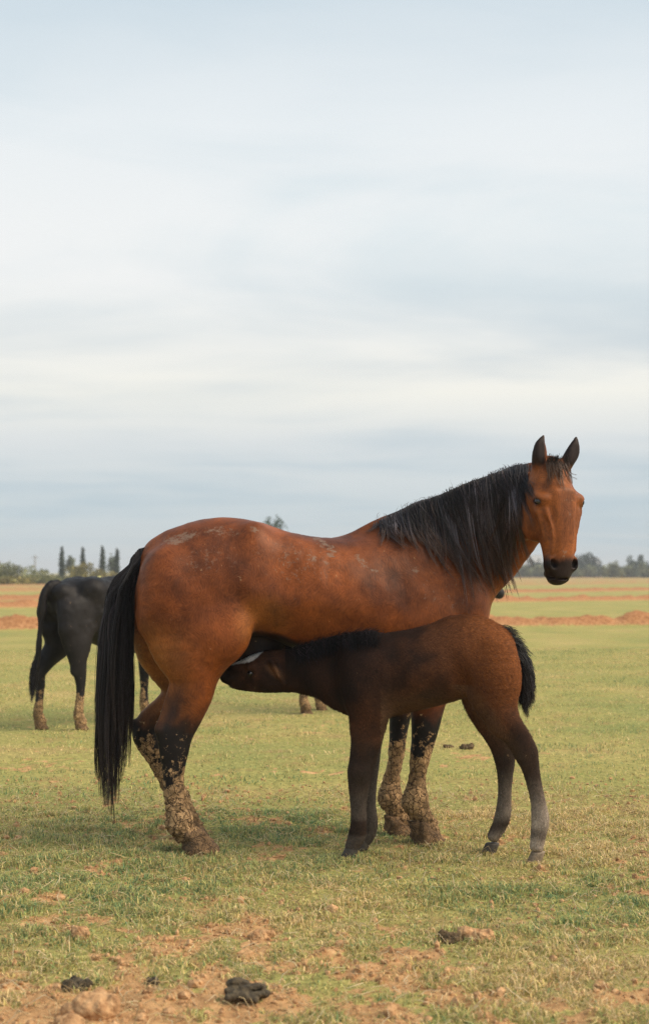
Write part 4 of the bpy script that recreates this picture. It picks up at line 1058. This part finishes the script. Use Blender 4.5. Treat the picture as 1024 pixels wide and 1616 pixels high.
cow2.rotation_euler = (0, 0, math.radians(12)); cow2.location = (.435, 13.12, 0); cow2.scale = (.98, -.98, 1.05)

# ================================================================== clods, dung, debris
M_CLOD = plain_noise_mat('soil_clod', (.26, .135, .065), (.64, .40, .21), 35, .95, .8, .01, .1)
M_DUNG = plain_noise_mat('dung', (.022, .018, .014), (.13, .10, .06), 60, .75, .8, .008, .3)
M_DKCLOD = plain_noise_mat('dark_clod', (.05, .035, .022), (.20, .14, .08), 45, .9, .8, .01, .1)
def lump(name, cx, cy, wx, hy, mat, label, cat, seed, lobes=6, rough=.3, depth=None, group=None):
    """a clod whose base centre is seen at (cx, cy); wx, hy its size in photo pixels"""
    g0 = ground_pt(cx, cy); sc_ = g0[1] / FPX; W, Hh = wx * sc_ / 2, hy * sc_; Dp = depth or W * .8
    g0[2] = float(ground_h(np.array([g0[0]]), np.array([g0[1]]))[0]) - Hh * .15
    r = np.random.default_rng(seed); h = max(W, Hh) / 26
    f = Field(g0 - np.array([W * 1.6, Dp * 1.6, Hh * .5]), g0 + np.array([W * 1.6, Dp * 1.6, Hh * 1.8]), h)
    f.ell(g0 + np.array([0, 0, Hh * .3]), (W * .75, Dp * .75, Hh * .6), k=.0001)
    for k in range(lobes):
        a = r.uniform(0, 6.28); q = r.uniform(.3, .75)
        f.ell(g0 + np.array([math.cos(a) * W * q, math.sin(a) * Dp * q, Hh * r.uniform(.15, .7)]), np.array([W, Dp, Hh]) * r.uniform(.22, .45, 3), k=W * .06)
    V, Q = f.mesh(1); Nn = normals(V, Q); V = V + Nn * ((fbm(V / W * 3, 4, seed, .6) - .5) * W * rough)[:, None]
    o = mesh_obj(name, V, Q, mat, None, loc=tuple(g0)); return tag(o, label, cat, group)
lump('soil_clod', 150, 1606, 92, 44, M_CLOD, 'large rounded orange soil clod at the bottom left corner', 'clod', 1, 7, .25)
lump('soil_clod', 112, 1625, 60, 26, M_CLOD, 'low pale soil clod cut by the bottom edge, under the large orange clod', 'clod', 2, 5, .25)
lump('soil_clod', 128, 1484, 36, 22, M_CLOD, 'small reddish soil clod in the grass at left, above the dark dung', 'clod', 3, 6, .35)
lump('soil_clod', 755, 1484, 70, 20, M_CLOD, 'flat tan soil mound beside the dark lump at right', 'clod', 4, 6, .35)
lump('soil_clod', 408, 1478, 44, 18, M_CLOD, 'small tan soil clod in the grass above the dark dung pile', 'clod', 6, 6, .4)
lump('dung_pile', 715, 1486, 42, 20, M_DKCLOD, 'dark grassy lump at right, left half of the tan mound', 'dung', 5, 7, .4)
lump('dung_pile', 122, 1562, 46, 24, M_DUNG, 'dark crumbled dung beside the large orange clod at bottom left', 'dung', 7, 9, .5)
lump('dung_pile', 243, 1556, 28, 13, M_DUNG, 'small dark dung lump in thin grass, right of the large orange clod', 'dung', 8, 7, .5)
lump('dung_pile', 735, 1184, 26, 10, M_DKCLOD, 'small dark debris on the grass between mare and foal hind legs', 'dung', 9, 6, .5, depth=.04)
lump('dung_pile', 708, 1181, 20, 6, M_DKCLOD, 'thin dark scrap on the grass just right of the mare front legs', 'dung', 10, 5, .5, depth=.03)
# folded black dung pile, lower middle
g0 = ground_pt(388, 1580); g0[2] = float(ground_h(np.array([g0[0]]), np.array([g0[1]]))[0])
f = Field(g0 - np.array([.09, .08, .03]), g0 + np.array([.09, .08, .09]), .0022)
for k, (x0, x1, yy, zz, rr) in enumerate([(-.05, .03, -.03, .012, .014), (-.055, .05, -.02, .024, .011), (-.045, .045, -.005, .034, .012), (-.05, .0, .012, .044, .013), (-.03, .05, .02, .03, .014), (0, .062, .0, .012, .014), (-.05, .04, .02, .012, .016)]):
    f.chain([(g0 + np.array([x0 + (x1 - x0) * t, yy + .006 * math.sin(t * 5 + k), zz + .005 * math.sin(t * 4 + k * 2)]), rr * (1 - .35 * abs(t - .5)), rr) for t in (0, .25, .5, .75, 1)], np.array([0, 1., 0]), k=.003)
V, Q = f.mesh(1); Nn = normals(V, Q); V = V + Nn * ((fbm(V * 120, 3, 4) - .5) * .004)[:, None]
tag(mesh_obj('dung_pile', V, Q, M_DUNG, None, loc=tuple(g0)), 'black folded dung pile in the grass at the lower middle of the field', 'dung')
# loose crumbs of soil, uncountable
r = np.random.default_rng(77); n = 34000
y = np.sqrt(r.uniform(3.4 ** 2, 9 ** 2, n)); x = r.uniform(-1, 1, n) * (y * .27 + .2); s = soil_mask(x, y); k = r.uniform(0, 1, n) < (.10 + .90 * s); x, y = x[k], y[k]; n = len(x)
import bmesh
bm = bmesh.new(); bmesh.ops.create_icosphere(bm, subdivisions=1, radius=1); iv = np.array([v.co[:] for v in bm.verts]); it = np.array([[v.index for v in f_.verts] for f_ in bm.faces]); bm.free()
sz = r.lognormal(math.log(.0042), .55, n); sz = np.minimum(sz, .024)
VV = iv[None] * (1 + r.uniform(-.3, .3, (n, len(iv), 1))) * sz[:, None, None] * r.uniform(.6, 1.3, (n, 1, 3)) + np.stack([x, y, ground_h(x, y) + sz * .3], 1)[:, None, :]
o = mesh_obj('soil_crumbs', VV.reshape(-1, 3), (np.arange(n)[:, None, None] * len(iv) + it[None]).reshape(-1, 3), M_CLOD, smooth=False)
tag(o, 'scattered crumbs of orange soil over the bare patches', 'soil', kind='stuff')

# ================================================================== far trees, hedge, buildings
def leaf_mat(name, c1, c2):
    m, t, b = new_mat(name)
    at = N(t, 'ShaderNodeAttribute', attribute_name='col'); t.links.new(at.outputs['Color'], b.inputs['Base Color'])
    b.inputs['Roughness'].default_value = .8; b.inputs['Specular IOR Level'].default_value = .1
    return m
M_LEAF = leaf_mat('foliage', None, None)
M_BARK = plain_noise_mat('bark', (.06, .045, .03), (.14, .11, .08), 4, .9)
def leaf_cards(C0, S, n, size, cols, r):
    """C0 (k,3) clump centres, S (k,3) radii"""
    i = r.integers(0, len(C0), n); d = r.normal(0, 1, (n, 3)); d /= np.linalg.norm(d, axis=1, keepdims=True); rad = r.uniform(.35, 1.0, (n, 1)) ** .5
    P = C0[i] + d * rad * S[i]
    a = r.normal(0, 1, (n, 3)); a /= np.linalg.norm(a, axis=1, keepdims=True); b_ = np.cross(a, r.normal(0, 1, (n, 3))); b_ /= np.linalg.norm(b_, axis=1, keepdims=True)
    s = (size * r.uniform(.5, 1.4, (n, 1))); V = np.stack([P - a * s, P - b_ * s * .6, P + a * s, P + b_ * s * .6], 1).reshape(-1, 3)
    tint = r.uniform(.6, 1.4, (len(C0), 1)); cc_ = np.array(cols)[r.integers(0, len(cols), n)] * tint[i] * r.uniform(.75, 1.25, (n, 1))
    return V, np.arange(n * 4).reshape(-1, 4), np.repeat(cc_, 4, 0)
def tree(name, cx, ybase, ytop, wpx, Y, cols, label, cat, seed, shape='round', n=1500, group=None, trunk=True):
    r = np.random.default_rng(seed); B = at_depth(cx, ybase, Y); T = at_depth(cx, ytop, Y); B[2] = 0; Hh = T[2]; W = wpx * Y / FPX / 2
    root = empty(name, tuple(B), label, cat, group)
    if shape == 'cypress':
        k = 26; z = np.linspace(.06, .97, k) * Hh; rr = W * np.clip(1.15 * (1 - (z / Hh) ** 2.2) ** .7, .12, 1) * r.uniform(.8, 1.15, k)
        C0 = B + np.stack([r.normal(0, W * .12, k), r.normal(0, W * .12, k), z], 1); S = np.stack([rr, rr, np.full(k, Hh * .05)], 1); ts = .5
    elif shape == 'bush':
        k = 30; C0 = B + np.stack([r.uniform(-.85, .85, k) * W, r.uniform(-.6, .6, k) * W, r.uniform(.12, .62, k) * Hh], 1); C0[:, 2] *= np.clip(1.25 - (np.abs(C0[:, 0] - B[0]) / W) ** 2, .35, 1)
        S = np.stack([r.uniform(.16, .3, k) * W, r.uniform(.16, .3, k) * W, r.uniform(.16, .3, k) * Hh], 1); ts = .4
    else:
        k = 26; a = r.normal(0, 1, (k, 3)); a /= np.linalg.norm(a, axis=1, keepdims=True); q = r.uniform(.2, .8, (k, 1))
        C0 = B + np.array([0, 0, Hh * .62]) + a * q * np.array([W, W, Hh * .36]); S = np.stack([r.uniform(.18, .34, k) * W, r.uniform(.18, .34, k) * W, r.uniform(.10, .18, k) * Hh], 1); ts = .6
    V, Q, C_ = leaf_cards(C0, S, n, max(.1, Y * .0009), cols, r)
    mesh_obj('crown', V, Q, M_LEAF, root, smooth=False, cols=C_)
    if trunk:
        tr_ = .035 * Hh if shape != 'bush' else .02 * Hh
        P = [np.array([B + np.array([0, 0, u * Hh * ts + 0.0]) for u in np.linspace(0, 1, 6)])]; Rr = [tr_ * np.linspace(1, .45, 6)]
        for k in range(5):
            a = r.uniform(0, 6.28); q = np.array([math.cos(a) * W * .5, math.sin(a) * W * .5, Hh * .25]) * (.3 if shape == 'cypress' else 1); s0 = B + np.array([0, 0, Hh * ts * r.uniform(.45, .95)])
            P.append(np.array([s0 + q * u for u in np.linspace(0, 1, 6)])); Rr.append(tr_ * .45 * np.linspace(1, .3, 6))
        V, Q = tubes(np.array(P), np.array(Rr), 8); mesh_obj('trunk', V, Q, M_BARK, root)
    return root
olive = [(.17, .18, .08), (.23, .225, .10), (.14, .15, .075)]; autumn = [(.24, .21, .07), (.28, .235, .08), (.19, .18, .07)]  # foliage palettes lightened, so part of the haze is in their colour
dkg = [(.055, .075, .05), (.075, .095, .06), (.045, .06, .045)]; greyg = [(.13, .15, .105), (.17, .185, .125), (.11, .13, .09)]
tree('bush', 20, 922, 879, 120, 150, olive, 'large rounded olive tree clump at the left edge of the horizon', 'tree', 1, 'bush', 3200)
tree('bush', 62, 915, 903, 70, 142, olive, 'low olive shrub between the big left clump and the black cow', 'shrub', 2, 'bush', 1200)
tree('bush', 18, 920, 906, 76, 136, autumn, 'low yellowish shrub in front of the big left clump', 'shrub', 3, 'bush', 1200)
G = 'dark cypresses on the left horizon'
tree('cypress_tree', 98, 912, 863, 9, 165, dkg, 'tall narrow dark cypress, leftmost of the row behind the cow', 'cypress', 4, 'cypress', 1100, G)
tree('cypress_tree', 131, 912, 865, 8, 175, dkg, 'narrow dark cypress rising behind the round yellowish tree', 'cypress', 5, 'cypress', 1000, G)
tree('cypress_tree', 162, 912, 863, 10, 160, dkg, 'tall narrow dark cypress right of the round yellowish tree', 'cypress', 6, 'cypress', 1100, G)
tree('cypress_tree', 185, 912, 866, 9, 170, dkg, 'narrow dark cypress closest to the mare tail', 'cypress', 7, 'cypress', 1000, G)
tree('round_tree', 136, 918, 876, 64, 150, autumn, 'round yellowish green tree between two cypresses behind the cow', 'tree', 8, 'bush', 2200)
tree('round_tree', 112, 916, 875, 20, 190, greyg, 'grey green tree just right of the leftmost cypress', 'tree', 9, 'round', 700)
tree('round_tree', 178, 916, 872, 22, 185, greyg, 'grey green tree beside the mare tail on the horizon', 'tree', 10, 'round', 700)
tree('bush', 180, 916, 895, 60, 145, autumn, 'low brownish shrub behind the black cow beside the mare tail', 'shrub', 11, 'bush', 900)
tree('bush', 90, 916, 902, 50, 145, olive, 'low brownish hedge piece under the leftmost cypress', 'shrub', 12, 'bush', 900)
tree('round_tree', 428, 905, 806, 54, 150, [(.05, .085, .045), (.08, .12, .06), (.04, .065, .04)], 'green treetop peeking over the mare back near the croup', 'tree', 13, 'round', 1500)
tree('round_tree', 922, 908, 862, 58, 335, dkg, 'dark rounded tree on the horizon just right of the mare muzzle', 'tree', 14, 'bush', 2200)
tree('round_tree', 1001, 908, 869, 40, 320, dkg, 'dark tree on the horizon near the right edge', 'tree', 15, 'bush', 1300)
tree('round_tree', 1030, 908, 876, 30, 320, dkg, 'dark tree cut by the right edge of the horizon', 'tree', 16, 'bush', 900)
tree('round_tree', 846, 906, 872, 40, 320, dkg, 'dark tree left of the mare muzzle under her jaw', 'tree', 17, 'bush', 900)
tree('round_tree', 965, 908, 878, 34, 310, olive, 'low olive tree between the two dark trees at right', 'tree', 18, 'bush', 900)
ORD = ['leftmost', 'second', 'third', 'fourth', 'fifth', 'sixth', 'seventh', 'eighth', 'ninth', 'tenth']
for k, cx in enumerate(range(792, 1050, 27)):
    nm = ['grey green', 'olive', 'pale green'][k % 3]
    tree('hedge_shrub', cx + random.uniform(-5, 5), 910, 884 + random.uniform(-2, 5), 48, 320 + random.uniform(-8, 8), [greyg, olive, [(.16, .175, .09), (.18, .18, .10)]][k % 3],
         ORD[k] + ' shrub from the mare neck in the right hand horizon hedge, ' + nm, 'shrub', 40 + k, 'bush', 1300, 'shrubs of the right hand hedge')
# pale greenhouses behind the hedge
M_GH = plain_noise_mat('greenhouse_sheet', (.45, .46, .47), (.60, .60, .60), 1.5, .5, .1)
M_GHF = plain_noise_mat('greenhouse_frame', (.2, .2, .2), (.3, .3, .3), 3, .6)
def greenhouse(x0, x1, ytop, Y, label):
    A = at_depth(x0, ytop, Y); B = at_depth(x1, ytop, Y); Hh = A[2]; d = 9; n = 12; V = []; ns = 14
    for i in range(n + 1):
        x = A[0] + (B[0] - A[0]) * i / n
        for k in range(ns + 1):
            a = math.pi * k / ns; V.append((x, Y + d / 2 - math.cos(a) * d / 2, max(0, Hh * max(0, min(1, math.sin(a) * 1.15)) ** .8)))
    V = np.array(V); i = np.arange(n)[:, None]; k = np.arange(ns)[None, :]
    Q = np.stack([i * (ns + 1) + k, (i + 1) * (ns + 1) + k, (i + 1) * (ns + 1) + k + 1, i * (ns + 1) + k + 1], -1).reshape(-1, 4)
    root = empty('greenhouse', ((A[0] + B[0]) / 2, Y, 0), label, 'greenhouse')
    mesh_obj('cover', V, Q, M_GH, root)
    P = V.reshape(n + 1, ns + 1, 3) + np.array([0, 0, .03]); Vt, Qt = tubes(P, np.full(P.shape[:2], .05), 4); mesh_obj('hoops', Vt, Qt, M_GHF, root)
greenhouse(822, 856, 876, 340, 'long pale greenhouse behind the hedge left of the mare muzzle')
greenhouse(908, 948, 880, 340, 'pale greenhouse behind the hedge right of the mare muzzle')
# thin pole on the left horizon
B = at_depth(56, 912, 240); B[2] = 0; T = at_depth(56, 876, 240)
root = empty('utility_pole', tuple(B), 'thin grey utility pole on the left horizon above the shrubs', 'pole')
Vt, Qt = tubes(np.array([[B, B * .66 + T * .34, B * .33 + T * .67, T]]), np.array([[.14, .12, .11, .09]]), 8); mesh_obj('post', Vt, Qt, M_GHF, root)
c_ = T - np.array([0, 0, .4]); Vt, Qt = tubes(np.array([[c_ - np.array([.6, 0, 0]), c_, c_ + np.array([.6, 0, 0])]]), np.full((1, 3), .06), 6); mesh_obj('crossarm', Vt, Qt, M_GHF, root)
# small yellow topped stake just over the cow's back
m_y, t_, b_ = new_mat('pale_yellow_paint'); b_.inputs['Base Color'].default_value = (.75, .72, .28, 1); b_.inputs['Roughness'].default_value = .6
B = at_depth(157, 912, 24); T = B.copy(); B[2] = 0
root = empty('marker_stake', tuple(B), 'small pale yellow topped stake showing just above the black cow back', 'stake')
Vt, Qt = tubes(np.array([[B, (B + T) / 2, T]]), np.full((1, 3), .018), 8); mesh_obj('post', Vt, Qt, M_GHF, root)
f = Field(T - .1, T + .1, .006); f.ell(T, (.035, .035, .028), k=.001); V, Q = f.mesh(1); mesh_obj('cap', V, Q, m_y, root)

# ================================================================== haze: even, thin air over the whole field
mh = bpy.data.materials.new('haze'); mh.use_nodes = True; th = mh.node_tree
for n_ in list(th.nodes): th.nodes.remove(n_)
pv = N(th, 'ShaderNodeVolumePrincipled'); pv.inputs['Color'].default_value = (.86, .92, 1, 1); pv.inputs['Density'].default_value = .0007; pv.inputs['Anisotropy'].default_value = 0
ho = N(th, 'ShaderNodeOutputMaterial'); th.links.new(pv.outputs[0], ho.inputs['Volume'])
x0, x1, y0, y1, z0, z1 = -1800, 1800, -40, 2700, -2, 16
VV = np.array([(x, y, z) for x in (x0, x1) for y in (y0, y1) for z in (z0, z1)], float)
FQ = np.array([[0, 1, 3, 2], [4, 6, 7, 5], [0, 4, 5, 1], [2, 3, 7, 6], [0, 2, 6, 4], [1, 5, 7, 3]])
hz_ = mesh_obj('haze', VV, FQ, mh, smooth=False); hz_['kind'] = 'stuff'
